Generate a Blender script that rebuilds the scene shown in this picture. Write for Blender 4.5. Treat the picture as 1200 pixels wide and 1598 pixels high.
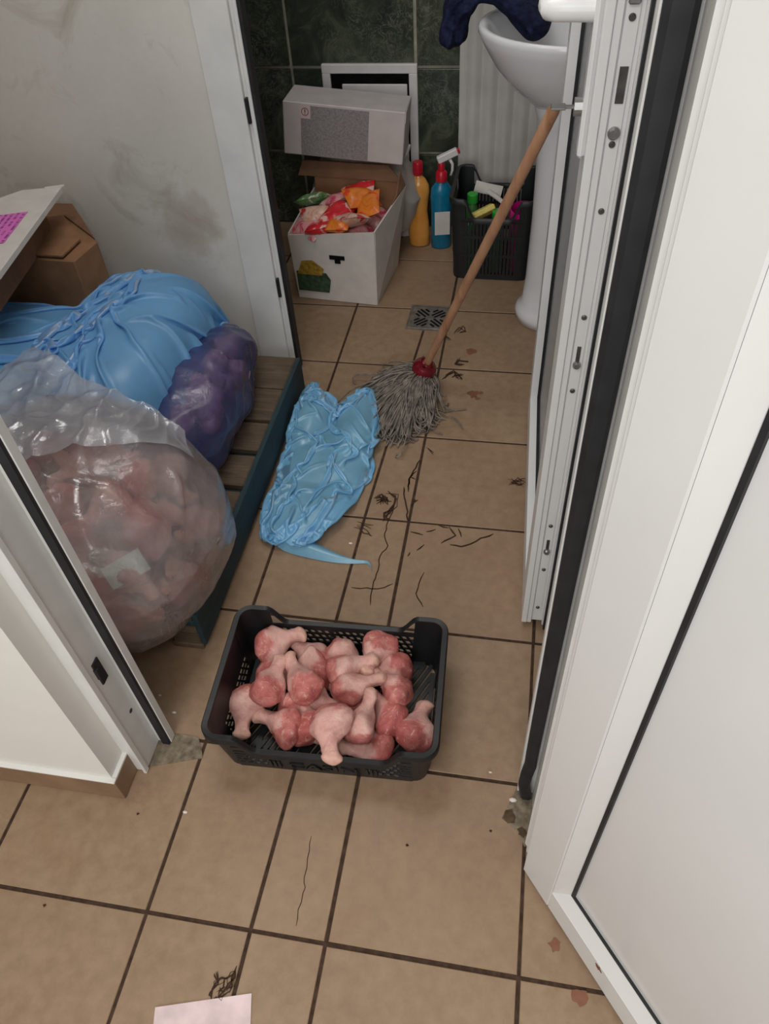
import bpy, bmesh, math, random
import numpy as np
from mathutils import Vector, Matrix

for o in list(bpy.data.objects):
    bpy.data.objects.remove(o)
scene = bpy.context.scene
COL = scene.collection

# ------------------------------------------------------------------ camera
cam_d = bpy.data.cameras.new('camera')
cam = bpy.data.objects.new('camera', cam_d)
COL.objects.link(cam)
cam_d.sensor_fit = 'HORIZONTAL'
cam_d.sensor_width = 36.0
cam_d.lens = 36.0 * 1189.2 / 1200.0
cam_d.clip_start = 0.02
cam.matrix_world = (Matrix.Translation((-0.0958, -0.3182, 1.4782)) @ Matrix.Rotation(0.2242, 4, 'Z')
                    @ Matrix.Rotation(0.7502, 4, 'X') @ Matrix.Rotation(-0.0774, 4, 'Z'))
scene.camera = cam

# ------------------------------------------------------------------ world, lamps, exposure
world = bpy.data.worlds.new('world')
scene.world = world
world.use_nodes = True
world.node_tree.nodes['Background'].inputs['Color'].default_value = (0.75, 0.85, 1.0, 1)
world.node_tree.nodes['Background'].inputs['Strength'].default_value = 0.3
scene.view_settings.view_transform = 'Standard'
scene.view_settings.look = 'None'
scene.view_settings.gamma = 1.0
scene.view_settings.use_curve_mapping = False
scene.view_settings.exposure = 0.0


def area(name, loc, size, size_y, power, color, rot=(0, 0, 0)):
    l = bpy.data.lights.new(name, 'AREA')
    l.shape = 'RECTANGLE'
    l.size = size
    l.size_y = size_y
    l.energy = power
    l.color = color
    o = bpy.data.objects.new(name, l)
    o.location = loc
    o.rotation_euler = rot
    COL.objects.link(o)
    return o


area('front_ceiling_lamp', (-0.35, -0.75, 2.50), 1.2, 0.7, 19, (1.0, 0.985, 0.965))
area('front_fill_light', (-0.55, -2.45, 1.65), 1.8, 1.3, 36, (0.97, 0.985, 1.0), (math.radians(90), 0, 0))  # added fill from behind the viewer for upright faces; no window is there
area('store_ceiling_lamp', (-0.75, 0.95, 2.50), 0.9, 0.5, 11, (1.0, 0.985, 0.97))
area('washroom_ceiling_lamp', (-0.45, 2.15, 2.50), 0.6, 0.5, 4.5, (1.0, 0.975, 0.95))


# ------------------------------------------------------------------ material helpers
class NT:
    def __init__(self, name):
        self.m = bpy.data.materials.new(name)
        self.m.use_nodes = True
        self.t = self.m.node_tree
        self.b = self.t.nodes['Principled BSDF']
        self.out = self.t.nodes['Material Output']

    def n(self, typ, **kw):
        nd = self.t.nodes.new(typ)
        for k, v in kw.items():
            if k in nd.inputs:
                self.set(nd.inputs[k], v)
            elif k.startswith('i') and k[1:].isdigit():
                self.set(nd.inputs[int(k[1:])], v)
            else:
                setattr(nd, k, v)
        return nd

    def set(self, sock, v):
        if hasattr(v, 'is_output'):
            self.t.links.new(v, sock)
        elif isinstance(v, (tuple, list)) and len(v) == 3 and sock.type == 'RGBA':
            sock.default_value = (*v, 1)
        else:
            sock.default_value = v

    def coord(self, kind='Object', scale=None):
        c = self.n('ShaderNodeTexCoord').outputs[kind]
        if scale is not None:
            mp = self.n('ShaderNodeMapping')
            mp.inputs['Scale'].default_value = scale
            self.t.links.new(c, mp.inputs[0])
            c = mp.outputs[0]
        return c

    def world(self):
        return self.n('ShaderNodeNewGeometry').outputs['Position']

    def noise(self, vec, scale, detail=4, rough=.55, dist=0.0):
        nd = self.n('ShaderNodeTexNoise')
        self.t.links.new(vec, nd.inputs['Vector'])
        nd.inputs['Scale'].default_value = scale
        nd.inputs['Detail'].default_value = detail
        nd.inputs['Roughness'].default_value = rough
        nd.inputs['Distortion'].default_value = dist
        return nd.outputs['Fac']

    def ramp(self, fac, stops):
        nd = self.n('ShaderNodeValToRGB')
        self.t.links.new(fac, nd.inputs[0])
        e = nd.color_ramp.elements
        while len(e) < len(stops):
            e.new(0.5)
        for i, (p, c) in enumerate(stops):
            e[i].position = p
            e[i].color = (*c, 1) if len(c) == 3 else c
        return nd.outputs[0]

    def mix(self, fac, a, b, mode='MIX'):
        nd = self.n('ShaderNodeMix', data_type='RGBA', blend_type=mode)
        self.set(nd.inputs[0], fac)
        self.set(nd.inputs[6], a)
        self.set(nd.inputs[7], b)
        return nd.outputs[2]

    def math(self, op, a, b=0.0, clamp=False):
        nd = self.n('ShaderNodeMath', operation=op, use_clamp=clamp)
        self.set(nd.inputs[0], a)
        self.set(nd.inputs[1], b)
        return nd.outputs[0]

    def bump(self, h, strength=.2, dist=.002):
        nd = self.n('ShaderNodeBump')
        self.t.links.new(h, nd.inputs['Height'])
        nd.inputs['Strength'].default_value = strength
        nd.inputs['Distance'].default_value = dist
        self.t.links.new(nd.outputs[0], self.b.inputs['Normal'])
        return nd.outputs[0]

    def p(self, **kw):
        for k, v in kw.items():
            self.set(self.b.inputs[k.replace('_', ' ')], v)
        return self.m


def lin(r, g, b):
    f = lambda c: (c / 255 / 12.92) if c / 255 <= .04045 else ((c / 255 + .055) / 1.055) ** 2.4
    return (f(r), f(g), f(b))


def plain(name, col, rough=.5, spec=.5, metal=0.0, var=.08, vscale=30, bump=0.0, bscale=200):
    t = NT(name)
    c = t.coord('Object')
    n = t.noise(c, vscale, 5)
    a = tuple(max(0, x * (1 - var * 2)) for x in col)
    b = tuple(min(1, x * (1 + var)) for x in col)
    t.p(Base_Color=t.ramp(n, [(.3, a), (.7, b)]), Roughness=rough, Metallic=metal, Specular_IOR_Level=spec)
    if bump:
        t.bump(t.noise(c, bscale, 3), bump)
    return t.m


def mat_floor_tile():
    t = NT('beige_floor_tile')
    w = t.world()
    rnd = t.n('ShaderNodeObjectInfo').outputs['Random']
    n1 = t.noise(w, 5.0, 6, .6, .3)
    n2 = t.noise(w, 38.0, 5, .6)
    n3 = t.noise(w, 900.0, 2, .5)
    base = t.ramp(n1, [(.3, lin(154, 126, 100)), (.5, lin(166, 139, 111)), (.72, lin(178, 153, 125))])
    base = t.mix(.5, base, t.ramp(n2, [(.3, lin(142, 114, 90)), (.65, lin(177, 151, 122))]))
    base = t.mix(t.math('MULTIPLY', t.ramp(n3, [(.62, (0, 0, 0)), (.75, (1, 1, 1))]), .25), base, lin(140, 110, 80))
    base = t.mix(t.math('MULTIPLY', rnd, .22), base, lin(158, 126, 102))
    # rusty wear patches
    rust = t.ramp(t.noise(w, 2.6, 4, .6, .5), [(.60, (0, 0, 0)), (.78, (1, 1, 1))])
    base = t.mix(t.math('MULTIPLY', rust, .42), base, lin(160, 112, 76))
    dirt = t.ramp(t.noise(w, 9.0, 8, .72, 1.2), [(.62, (0, 0, 0)), (.80, (1, 1, 1))])
    base = t.mix(t.math('MULTIPLY', dirt, .45), base, lin(108, 88, 66))
    base = t.mix(1.0, base, (.80, .79, .78), 'MULTIPLY')
    t.p(Base_Color=base, Roughness=t.ramp(n2, [(.3, (.42,) * 3), (.7, (.6,) * 3)]), Specular_IOR_Level=.4)
    t.bump(n2, .05, .001)
    return t.m


def mat_marble():
    t = NT('green_marble_tile')
    w = t.world()
    n1 = t.noise(w, 9, 8, .62, 1.4)
    n2 = t.noise(w, 22, 6, .6, 2.5)
    base = t.ramp(n1, [(.28, lin(36, 42, 35)), (.5, lin(58, 66, 54)), (.72, lin(96, 102, 86))])
    v = t.math('ABSOLUTE', t.math('SUBTRACT', n2, .5))
    vein = t.ramp(v, [(.0, (1, 1, 1)), (.018, (.25,) * 3), (.05, (0, 0, 0))])
    patch = t.ramp(t.noise(w, 5, 3), [(.45, (0, 0, 0)), (.65, (1, 1, 1))])
    base = t.mix(t.math('MULTIPLY', t.math('MULTIPLY', vein, patch), .6), base, lin(150, 152, 138))
    t.p(Base_Color=base, Roughness=.22)
    return t.m


def mat_plaster(name, c0, c1, stain=.4):
    t = NT(name)
    w = t.world()
    n1 = t.noise(w, 2.2, 7, .65, .3)
    n2 = t.noise(w, 60, 4)
    base = t.ramp(n1, [(.3, c0), (.65, c1)])
    base = t.mix(.15, base, t.ramp(n2, [(.3, c0), (.7, c1)]))
    if stain:
        s = t.ramp(t.noise(w, 4.5, 6, .6, 1.2), [(.58, (0, 0, 0)), (.74, (1, 1, 1))])
        base = t.mix(t.math('MULTIPLY', s, stain), base, lin(142, 128, 106))
        s3 = t.ramp(t.noise(w, 14, 8, .7, .8), [(.62, (0, 0, 0)), (.78, (1, 1, 1))])
        base = t.mix(t.math('MULTIPLY', s3, stain * .8), base, lin(120, 110, 96))
        # one rusty damp spot low on the wall
        d = t.n('ShaderNodeVectorMath', operation='DISTANCE')
        t.t.links.new(w, d.inputs[0])
        d.inputs[1].default_value = (-1.045, 1.60, .475)
        dd = t.math('ADD', d.outputs['Value'], t.math('MULTIPLY', t.math('SUBTRACT', t.noise(w, 22, 5), .5), .16))
        spot = t.ramp(dd, [(.0, (1, 1, 1)), (.075, (.5,) * 3), (.12, (0, 0, 0))])
        base = t.mix(t.math('MULTIPLY', spot, .5), base, lin(140, 108, 72))
    t.p(Base_Color=base, Roughness=.75, Specular_IOR_Level=.3)
    t.bump(n2, .12, .002)
    return t.m


def mat_film(name, col, transp, transl, rough=.28, haze=(.9, .9, .9), glossw=.10, bscale=0, fres=.8):
    t = NT(name)
    nt = t.t
    tr = t.n('ShaderNodeBsdfTransparent', Color=haze)
    tl = t.n('ShaderNodeBsdfTranslucent', Color=col)
    df = t.n('ShaderNodeBsdfDiffuse', Color=col)
    gl = t.n('ShaderNodeBsdfGlossy', Color=(1, 1, 1), Roughness=rough)
    m1 = t.n('ShaderNodeMixShader', i0=transl)
    nt.links.new(df.outputs[0], m1.inputs[1])
    nt.links.new(tl.outputs[0], m1.inputs[2])
    c = t.coord('Object')
    nz = t.noise(c, 9, 4)
    lo, hi = max(0, transp - .18), min(1, transp + .14)
    tf = t.ramp(nz, [(.3, (lo,) * 3), (.7, (hi,) * 3)])
    m2 = t.n('ShaderNodeMixShader', i0=tf)
    nt.links.new(m1.outputs[0], m2.inputs[1])
    nt.links.new(tr.outputs[0], m2.inputs[2])
    fr = t.n('ShaderNodeFresnel')
    fr.inputs['IOR'].default_value = 1.5
    gf = t.math('ADD', t.math('MULTIPLY', fr.outputs[0], fres), glossw * .3, True)
    m3 = t.n('ShaderNodeMixShader', i0=gf)
    nt.links.new(m2.outputs[0], m3.inputs[1])
    nt.links.new(gl.outputs[0], m3.inputs[2])
    if bscale:
        bp = t.n('ShaderNodeBump')
        h = t.noise(c, bscale, 4, .6, .6)
        nt.links.new(h, bp.inputs['Height'])
        bp.inputs['Strength'].default_value = .35
        bp.inputs['Distance'].default_value = .006
        for s in (df, tl, gl):
            nt.links.new(bp.outputs[0], s.inputs['Normal'])
    nt.links.new(m3.outputs[0], t.out.inputs[0])
    return t.m


def mat_chicken():
    t = NT('raw_chicken')
    a = t.n('ShaderNodeAttribute', attribute_name='skin').outputs['Fac']
    k = t.n('ShaderNodeAttribute', attribute_name='along').outputs['Fac']
    rnd = t.n('ShaderNodeObjectInfo').outputs['Random']
    c = t.coord('Object')
    n1 = t.noise(c, 40, 5, .6, .5)
    n2 = t.noise(c, 160, 3)
    skin = t.ramp(n1, [(.28, lin(204, 146, 138)), (.5, lin(222, 172, 162)), (.72, lin(232, 196, 180))])
    skin = t.mix(t.ramp(k, [(.02, (.35,) * 3), (.16, (.12,) * 3), (.3, (0, 0, 0))]), skin, lin(232, 200, 164))
    meat = t.ramp(n1, [(.3, lin(164, 80, 78)), (.5, lin(196, 114, 107)), (.72, lin(214, 150, 140))])
    meat = t.mix(t.math('MULTIPLY', t.math('POWER', rnd, 2.0), .5), meat, lin(176, 76, 74))
    fat = t.ramp(t.noise(c, 45, 5, .65, 2.0), [(.56, (0, 0, 0)), (.66, (1, 1, 1))])
    meat = t.mix(t.math('MULTIPLY', fat, .55), meat, lin(238, 200, 180))
    a = t.math('MULTIPLY', a, .92)
    col = t.mix(a, meat, skin)
    t.p(Base_Color=col, Roughness=.34, Specular_IOR_Level=.45, Subsurface_Weight=.12, Subsurface_Radius=(.02, .008, .005),
        Subsurface_Scale=.3)
    n4 = t.noise(c, 75, 6, .7, 2.5)
    t.bump(t.math('ADD', t.math('ADD', n1, t.math('MULTIPLY', n2, .3)), t.math('MULTIPLY', n4, 1.2)), .6, .0035)
    return t.m


def mat_wood(name, c0, c1, scale=(60, 6, 60), rough=.6, dirt=0.0, dcol=(.05, .05, .05)):
    t = NT(name)
    c = t.coord('Object', scale)
    n = t.noise(c, 1.0, 6, .6, .8)
    base = t.ramp(n, [(.3, c0), (.7, c1)])
    if dirt:
        s = t.ramp(t.noise(t.coord('Object'), 14, 6, .65), [(.45, (0, 0, 0)), (.7, (1, 1, 1))])
        base = t.mix(t.math('MULTIPLY', s, dirt), base, dcol)
    t.p(Base_Color=base, Roughness=rough)
    t.bump(n, .25, .002)
    return t.m


M = {}
M['tile'] = mat_floor_tile()
M['grout'] = plain('dark_floor_grout', lin(72, 55, 44), .9, .2, var=.25, vscale=60, bump=.3)
M['crackline'] = plain('crack_dirt', lin(66, 48, 36), .9, .2, var=.2)
M['stainred'] = plain('dried_red_stain', lin(132, 88, 68), .6, .3, var=.12)
M['cement'] = plain('rough_cement', lin(132, 120, 102), .95, .2, var=.28, vscale=55, bump=.9, bscale=90)
M['marble'] = mat_marble()
M['wgrout'] = plain('pale_wall_grout', lin(176, 172, 156), .9, .2, var=.15)
M['plaster'] = mat_plaster('dirty_plaster', lin(214, 210, 202), lin(230, 227, 220), .42)
M['plaster2'] = mat_plaster('white_plaster', lin(222, 220, 214), lin(230, 228, 223), 0)
M['ceil'] = plain('ceiling_paint', lin(228, 226, 220), .9, .2, var=.03)
M['upvc'] = plain('white_upvc', lin(226, 226, 225), .32, .5, var=.012, vscale=8)
M['upvcdirty'] = plain('aged_white_upvc', lin(224, 224, 221), .38, .5, var=.04, vscale=12)
M['panel'] = plain('white_door_panel', lin(222, 222, 222), .18, .5, var=.012, vscale=4)
M['rubber'] = plain('black_rubber', lin(34, 35, 38), .55, .4, var=.2)
M['ribbed'] = plain('white_ribbed_sheet', lin(200, 197, 192), .45, .4, var=.06, vscale=10)
M['metal'] = plain('zinc_metal', lin(170, 170, 168), .35, .5, metal=.9, var=.15)
M['screw'] = plain('dull_screw', lin(110, 108, 104), .4, .5, metal=.8, var=.25)
M['steel'] = plain('brushed_steel', lin(158, 152, 144), .38, .5, metal=.75, var=.2, vscale=40)
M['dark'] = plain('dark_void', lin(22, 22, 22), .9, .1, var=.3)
M['ceramic'] = plain('white_ceramic', lin(226, 226, 228), .12, .5, var=.02, vscale=5)
M['navy'] = plain('navy_towel', lin(30, 36, 62), .95, .15, var=.35, vscale=60, bump=.8, bscale=180)
M['stick'] = mat_wood('mop_handle_wood', lin(150, 104, 74), lin(190, 146, 112), (30, 30, 3))
M['redplastic'] = plain('dark_red_plastic', lin(112, 22, 34), .22, .5, var=.1)
M['mop'] = plain('grey_cotton', lin(134, 126, 116), .95, .15, var=.3, vscale=45)
M['card'] = plain('brown_cardboard', lin(150, 112, 82), .85, .2, var=.14, vscale=12)
M['carddark'] = plain('brown_cardboard_flap', lin(124, 92, 70), .85, .2, var=.14, vscale=12)
M['carton'] = plain('white_carton', lin(214, 208, 202), .7, .3, var=.05, vscale=14)
M['greycarton'] = plain('pale_grey_carton', lin(202, 194, 192), .7, .3, var=.05, vscale=14)
M['greyprint'] = plain('grey_print', lin(150, 144, 144), .75, .3, var=.16, vscale=160)
M['blackplastic'] = plain('black_crate_plastic', lin(25, 26, 28), .42, .45, var=.15, vscale=40)
M['greenblack'] = plain('black_basket_plastic', lin(28, 32, 34), .45, .5, var=.15, vscale=40)
M['palletwood'] = mat_wood('weathered_pallet_wood', lin(72, 60, 47), lin(110, 92, 72), (7, 70, 70), .85, .45, lin(62, 52, 42))
M['teal'] = mat_wood('teal_painted_wood', lin(22, 44, 52), lin(36, 64, 70), (60, 8, 60), .7, .6, lin(30, 40, 42))
M['chicken'] = mat_chicken()
M['bluefilm'] = mat_film('blue_plastic_film', lin(128, 194, 248), .05, .35, .36, (.55, .8, 1.0), .06, 0, .45)
M['bluefilm2'] = mat_film('pale_blue_bag_film', lin(150, 214, 248), .15, .42, .30, (.65, .88, 1.0), .10, 0, .5)
M['clearfilm'] = mat_film('clear_plastic_film', lin(226, 218, 218), .61, .5, .20, (.98, .95, .95), .2, 30)
M['mouthfilm'] = mat_film('clear_plastic_mouth', lin(214, 220, 228), .52, .5, .18, (.95, .96, .98), .25, 45)
M['purplefilm'] = mat_film('dark_blue_film', lin(84, 86, 142), .58, .5, .28, (.68, .64, .84), .10, 50)
M['whitefilm'] = mat_film('white_sack_film', lin(206, 202, 196), .05, .3, .4, (1, 1, 1), .1, 30)
M['lump'] = plain('pale_meat', lin(226, 186, 190), .4, .5, var=.2, vscale=30)
M['paperlabel'] = plain('pale_mint_paper', lin(206, 226, 220), .7, .3, var=.04)
M['redcap'] = plain('red_cap', lin(196, 26, 48), .3, .5, var=.06)
M['whiteplastic'] = plain('white_plastic', lin(226, 222, 220), .3, .5, var=.03)
M['blueplastic'] = plain('blue_bottle', lin(18, 116, 150), .25, .5, var=.1)
M['greencap'] = plain('green_cap', lin(50, 168, 62), .35, .5, var=.06)
M['greenbottle'] = plain('green_bottle', lin(70, 120, 60), .3, .5, var=.1)
M['pink'] = plain('magenta_plastic', lin(206, 26, 130), .35, .5, var=.06)
M['sponge'] = plain('yellow_sponge', lin(226, 208, 118), .9, .2, var=.12, vscale=80, bump=.5)
M['printgreen'] = plain('green_print', lin(62, 84, 62), .7, .3, var=.3, vscale=60)
M['printyellow'] = plain('yellow_print', lin(168, 134, 50), .7, .3, var=.3, vscale=60)
M['pinklabel'] = None
M['paper'] = plain('pinkish_paper', lin(226, 204, 204), .8, .2, var=.08, vscale=25)
M['crumb'] = plain('white_crumb', lin(226, 216, 206), .8, .2, var=.1)


def mat_orange():
    t = NT('orange_liquid_bottle')
    n = t.noise(t.coord('Object'), 12, 3)
    t.p(Base_Color=t.ramp(n, [(.3, lin(226, 150, 62)), (.7, lin(240, 176, 92))]), Roughness=.15, Transmission_Weight=.15,
        Subsurface_Weight=.2)
    return t.m


M['orange'] = mat_orange()


def mat_glass():
    t = NT('patterned_glass')
    h = t.noise(t.coord('Object'), 130, 3)
    t.p(Base_Color=(.8, .83, .86), Roughness=.15, Transmission_Weight=.85, IOR=1.45)
    t.bump(h, .5, .003)
    return t.m


M['glass'] = mat_glass()


def mat_label():
    t = NT('pink_printed_label')
    c = t.coord('Object')
    sx = t.n('ShaderNodeSeparateXYZ')
    t.t.links.new(c, sx.inputs[0])
    row = t.math('LESS_THAN', t.math('FRACT', t.math('MULTIPLY', sx.outputs['X'], 62)), .42)
    mp = t.n('ShaderNodeMapping')
    mp.inputs['Scale'].default_value = (62, 230, 1)
    t.t.links.new(c, mp.inputs[0])
    wd = t.n('ShaderNodeTexWhiteNoise')
    sn = t.n('ShaderNodeVectorMath', operation='FLOOR')
    t.t.links.new(mp.outputs[0], sn.inputs[0])
    t.t.links.new(sn.outputs[0], wd.inputs['Vector'])
    ink = t.math('MULTIPLY', row, t.math('GREATER_THAN', wd.outputs['Value'], .42))
    t.p(Base_Color=t.mix(t.math('MULTIPLY', ink, .75), lin(222, 112, 196), lin(92, 34, 88)), Roughness=.7)
    return t.m


M['pinklabel'] = mat_label()


# ------------------------------------------------------------------ mesh helpers
class B:
    """collects shapes into one bmesh"""

    def __init__(self):
        self.bm = bmesh.new()

    def box(self, x0, x1, y0, y1, z0, z1, mtx=None, bev=0.0):
        r = bmesh.ops.create_cube(self.bm, size=1.0)
        vs = r['verts']
        for v in vs:
            v.co = Vector((x0 + (v.co.x + .5) * (x1 - x0), y0 + (v.co.y + .5) * (y1 - y0), z0 + (v.co.z + .5) * (z1 - z0)))
        if bev:
            es = list({e for v in vs for e in v.link_edges})
            rr = bmesh.ops.bevel(self.bm, geom=es, offset=bev, segments=1, affect='EDGES', profile=.5)
            vs = list({v for f in rr['faces'] for v in f.verts} | {v for v in vs if v.is_valid})
        if mtx is not None:
            for v in vs:
                v.co = mtx @ v.co
        return self

    def poly(self, pts):
        vs = [self.bm.verts.new(Vector(q)) for q in pts]
        self.bm.faces.new(vs)
        return self

    def prism(self, pts2, z0, z1):
        lo = [self.bm.verts.new((x, y, z0)) for x, y in pts2]
        hi = [self.bm.verts.new((x, y, z1)) for x, y in pts2]
        n = len(pts2)
        self.bm.faces.new(hi)
        self.bm.faces.new(lo[::-1])
        for i in range(n):
            j = (i + 1) % n
            self.bm.faces.new((lo[i], lo[j], hi[j], hi[i]))
        return self

    def tube(self, pts, r, seg=10, cap=True, radii=None):
        pts = [Vector(q) for q in pts]
        rings = []
        up = Vector((0, 0, 1))
        prev = None
        for i, q in enumerate(pts):
            d = (pts[min(i + 1, len(pts) - 1)] - pts[max(i - 1, 0)]).normalized()
            if prev is None:
                a = d.cross(up)
                if a.length < 1e-3:
                    a = d.cross(Vector((1, 0, 0)))
                a.normalize()
            else:
                a = (prev - d * prev.dot(d)).normalized()
            prev = a
            b = d.cross(a)
            rr = radii[i] if radii else r
            rings.append([self.bm.verts.new(q + (a * math.cos(2 * math.pi * k / seg) + b * math.sin(2 * math.pi * k / seg)) * rr)
                          for k in range(seg)])
        for i in range(len(rings) - 1):
            for k in range(seg):
                j = (k + 1) % seg
                self.bm.faces.new((rings[i][k], rings[i][j], rings[i + 1][j], rings[i + 1][k]))
        if cap:
            self.bm.faces.new(rings[0][::-1])
            self.bm.faces.new(rings[-1])
        return self

    def lathe(self, prof, seg=24, center=(0, 0, 0), sx=1.0, sy=1.0, mtx=None, cap=True):
        rings = []
        for r, z in prof:
            ring = []
            for k in range(seg):
                a = 2 * math.pi * k / seg
                v = Vector((center[0] + r * math.cos(a) * sx, center[1] + r * math.sin(a) * sy, center[2] + z))
                ring.append(self.bm.verts.new(mtx @ v if mtx is not None else v))
            rings.append(ring)
        for i in range(len(rings) - 1):
            for k in range(seg):
                j = (k + 1) % seg
                self.bm.faces.new((rings[i][k], rings[i][j], rings[i + 1][j], rings[i + 1][k]))
        if cap:
            self.bm.faces.new(rings[0][::-1])
            self.bm.faces.new(rings[-1])
        return self

    def ribbon(self, pts2, w, z, th=.0004):
        n = len(pts2)
        L, R = [], []
        for i, (x, y) in enumerate(pts2):
            a = Vector(pts2[max(0, i - 1)])
            b = Vector(pts2[min(n - 1, i + 1)])
            d = (b - a)
            d = d.normalized() if d.length > 1e-9 else Vector((1, 0))
            ww = w * (.35 if i in (0, n - 1) else 1.0)
            L.append((x - d.y * ww, y + d.x * ww))
            R.append((x + d.y * ww, y - d.x * ww))
        for i in range(n - 1):
            self.prism([L[i], R[i], R[i + 1], L[i + 1]][::-1], z - th, z)
        return self

    def done(self, name, mat, parent=None, smooth=False, recalc=True, angle=None):
        if recalc:
            bmesh.ops.recalc_face_normals(self.bm, faces=self.bm.faces)
        me = bpy.data.meshes.new(name)
        self.bm.to_mesh(me)
        self.bm.free()
        return link(name, me, mat, parent, smooth, angle)


def link(name, me, mat, parent=None, smooth=False, angle=None):
    if mat is not None and not len(me.materials):
        me.materials.append(mat)
    if smooth or angle:
        for pl in me.polygons:
            pl.use_smooth = True
        if angle:
            try:
                me.set_sharp_from_angle(angle=math.radians(angle))
            except Exception:
                pass
    o = bpy.data.objects.new(name, me)
    COL.objects.link(o)
    if parent is not None:
        o.parent = parent
    return o


def empty(name, loc=(0, 0, 0), rot=(0, 0, 0)):
    o = bpy.data.objects.new(name, None)
    o.empty_display_size = .05
    o.location = loc
    o.rotation_euler = rot
    COL.objects.link(o)
    return o


def tag(o, label, cat, group=None):
    o['label'] = label
    o['category'] = cat
    if group:
        o['group'] = group
    return o


def struct(o, label=None):
    o['kind'] = 'structure'
    if label:
        o['label'] = label
    return o


def pyobj(name, V, F, mat, parent=None, smooth=True, attrs=None):
    me = bpy.data.meshes.new(name)
    me.from_pydata([tuple(map(float, v)) for v in V], [], [tuple(map(int, f)) for f in F])
    me.update()
    if attrs:
        for k, a in attrs.items():
            at = me.attributes.new(k, 'FLOAT', 'POINT')
            at.data.foreach_set('value', np.asarray(a, dtype=np.float32))
    return link(name, me, mat, parent, smooth)


def rz(a):
    return Matrix.Rotation(a, 4, 'Z')


# ------------------------------------------------------------------ cloth relaxation (position based)
def grid_faces(nu, nv, wrap=False):
    F = []
    for i in range(nu if wrap else nu - 1):
        for j in range(nv - 1):
            a = i * nv + j
            b = ((i + 1) % nu) * nv + j
            F.append((a, b, b + 1, a + 1))
    return F


def cloth_sim(X, nu, nv, hu, hv, steps, grav, collide, kb=.1, ks=.35, inner=6, damp=.9, vmax=.006, mu=0.0):
    """position-based cloth on a grid: X (nu,nv,3), rest spacings hu, hv"""
    X = X.copy()
    P = X.copy()
    hd = math.hypot(hu, hv)

    def solve(A, B, r, k, onlypush=False):
        d = B - A
        L = np.sqrt((d * d).sum(-1)) + 1e-9
        c = L - r
        if onlypush:
            c = np.minimum(c, 0)
        w = (.5 * k * c / L)[..., None] * d
        A += w
        B -= w
    for st in range(steps):
        vel = (X - P) * damp
        vl = np.sqrt((vel * vel).sum(-1, keepdims=True))
        vel *= np.minimum(1, vmax / np.maximum(vl, 1e-9))
        P = X.copy()
        X += vel
        X[..., 2] += grav(st)
        for it in range(inner):
            for o in (0, 1):
                n = (nu - o) // 2 * 2
                solve(X[o:o + n:2], X[o + 1:o + n:2], hu, 1.0)
                m = (nv - o) // 2 * 2
                solve(X[:, o:o + m:2], X[:, o + 1:o + m:2], hv, 1.0)
                solve(X[o:o + n:2, :-1], X[o + 1:o + n:2, 1:], hd, ks)
                solve(X[o:o + n:2, 1:], X[o + 1:o + n:2, :-1], hd, ks)
            for o in (0, 1, 2, 3):
                a = X[o:nu - 2:4]
                solve(a, X[o + 2:o + 2 + 4 * (len(a) - 1) + 1:4], 2 * hu, kb, True)
                b = X[:, o:nv - 2:4]
                solve(b, X[:, o + 2:o + 2 + 4 * (b.shape[1] - 1) + 1:4], 2 * hv, kb, True)
            con = collide(X, st)
        if mu and con is not None:
            X[con, :2] += (P[con, :2] - X[con, :2]) * mu
    return X


def vnoise(X, scale, seed=0):
    """smooth pseudo noise from summed sines"""
    rg = np.random.RandomState(seed)
    out = np.zeros(len(X))
    for i in range(7):
        d = rg.normal(size=X.shape[1])
        d /= np.linalg.norm(d)
        out += np.sin((X @ d) * scale * (0.6 + .9 * rg.rand()) + rg.rand() * 6.28)
    return out / 7 * 1.6


# ================================================================== SETTING
T = 0.333
JW = 0.0035
# ---- floor with separate tiles
b = B()
b.box(-2.6, 1.7, -2.6, 2.75, -.06, -.0022)
floor = struct(b.done('floor', M['grout']), 'beige tiled floor with dark joints')


def tile_mesh(pts, name='floor_tile'):
    b = B()
    b.prism(pts, -.012, 0)
    es = [e for e in b.bm.edges if all(v.co.z > -.001 for v in e.verts)]
    bmesh.ops.bevel(b.bm, geom=es, offset=.0012, segments=1, affect='EDGES', profile=.5)
    bmesh.ops.recalc_face_normals(b.bm, faces=b.bm.faces)
    me = bpy.data.meshes.new(name)
    b.bm.to_mesh(me)
    b.bm.free()
    me.materials.append(M['tile'])
    return me


h = T / 2 - JW
full = tile_mesh([(-h, -h), (h, -h), (h, h), (-h, h)])
rt = random.Random(3)


def ccurve(y):   # the cut joint inside the column left of B
    return -0.470 + .019 * min(max(y, 0), 1.1) / 1.0 + (.03 * max(0, y - 1.1) / .6)


for cx in range(-6, 4):
    for ry in range(-5, 8):
        x0, y0 = cx * T, ry * T
        if cx == -2 and -2 <= ry <= 5:
            ca, cb = ccurve(y0), ccurve(y0 + T)
            y1 = y0 + T
            for pts in ([(x0 + JW, y0 + JW), (ca - JW, y0 + JW), (cb - JW, y1 - JW), (x0 + JW, y1 - JW)],
                        [(ca + JW, y0 + JW), (x0 + T - JW, y0 + JW), (x0 + T - JW, y1 - JW), (cb + JW, y1 - JW)]):
                mx = sum(q[0] for q in pts) / 4
                my = sum(q[1] for q in pts) / 4
                o = link('floor_tile', tile_mesh([(q[0] - mx, q[1] - my) for q in pts]), None, floor)
                o.location = (mx, my, 0)
        else:
            o = link('floor_tile', full, None, floor)
            o.location = (x0 + T / 2 + rt.uniform(-.0006, .0006), y0 + T / 2 + rt.uniform(-.0006, .0006), rt.uniform(-.0006, 0))

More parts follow.
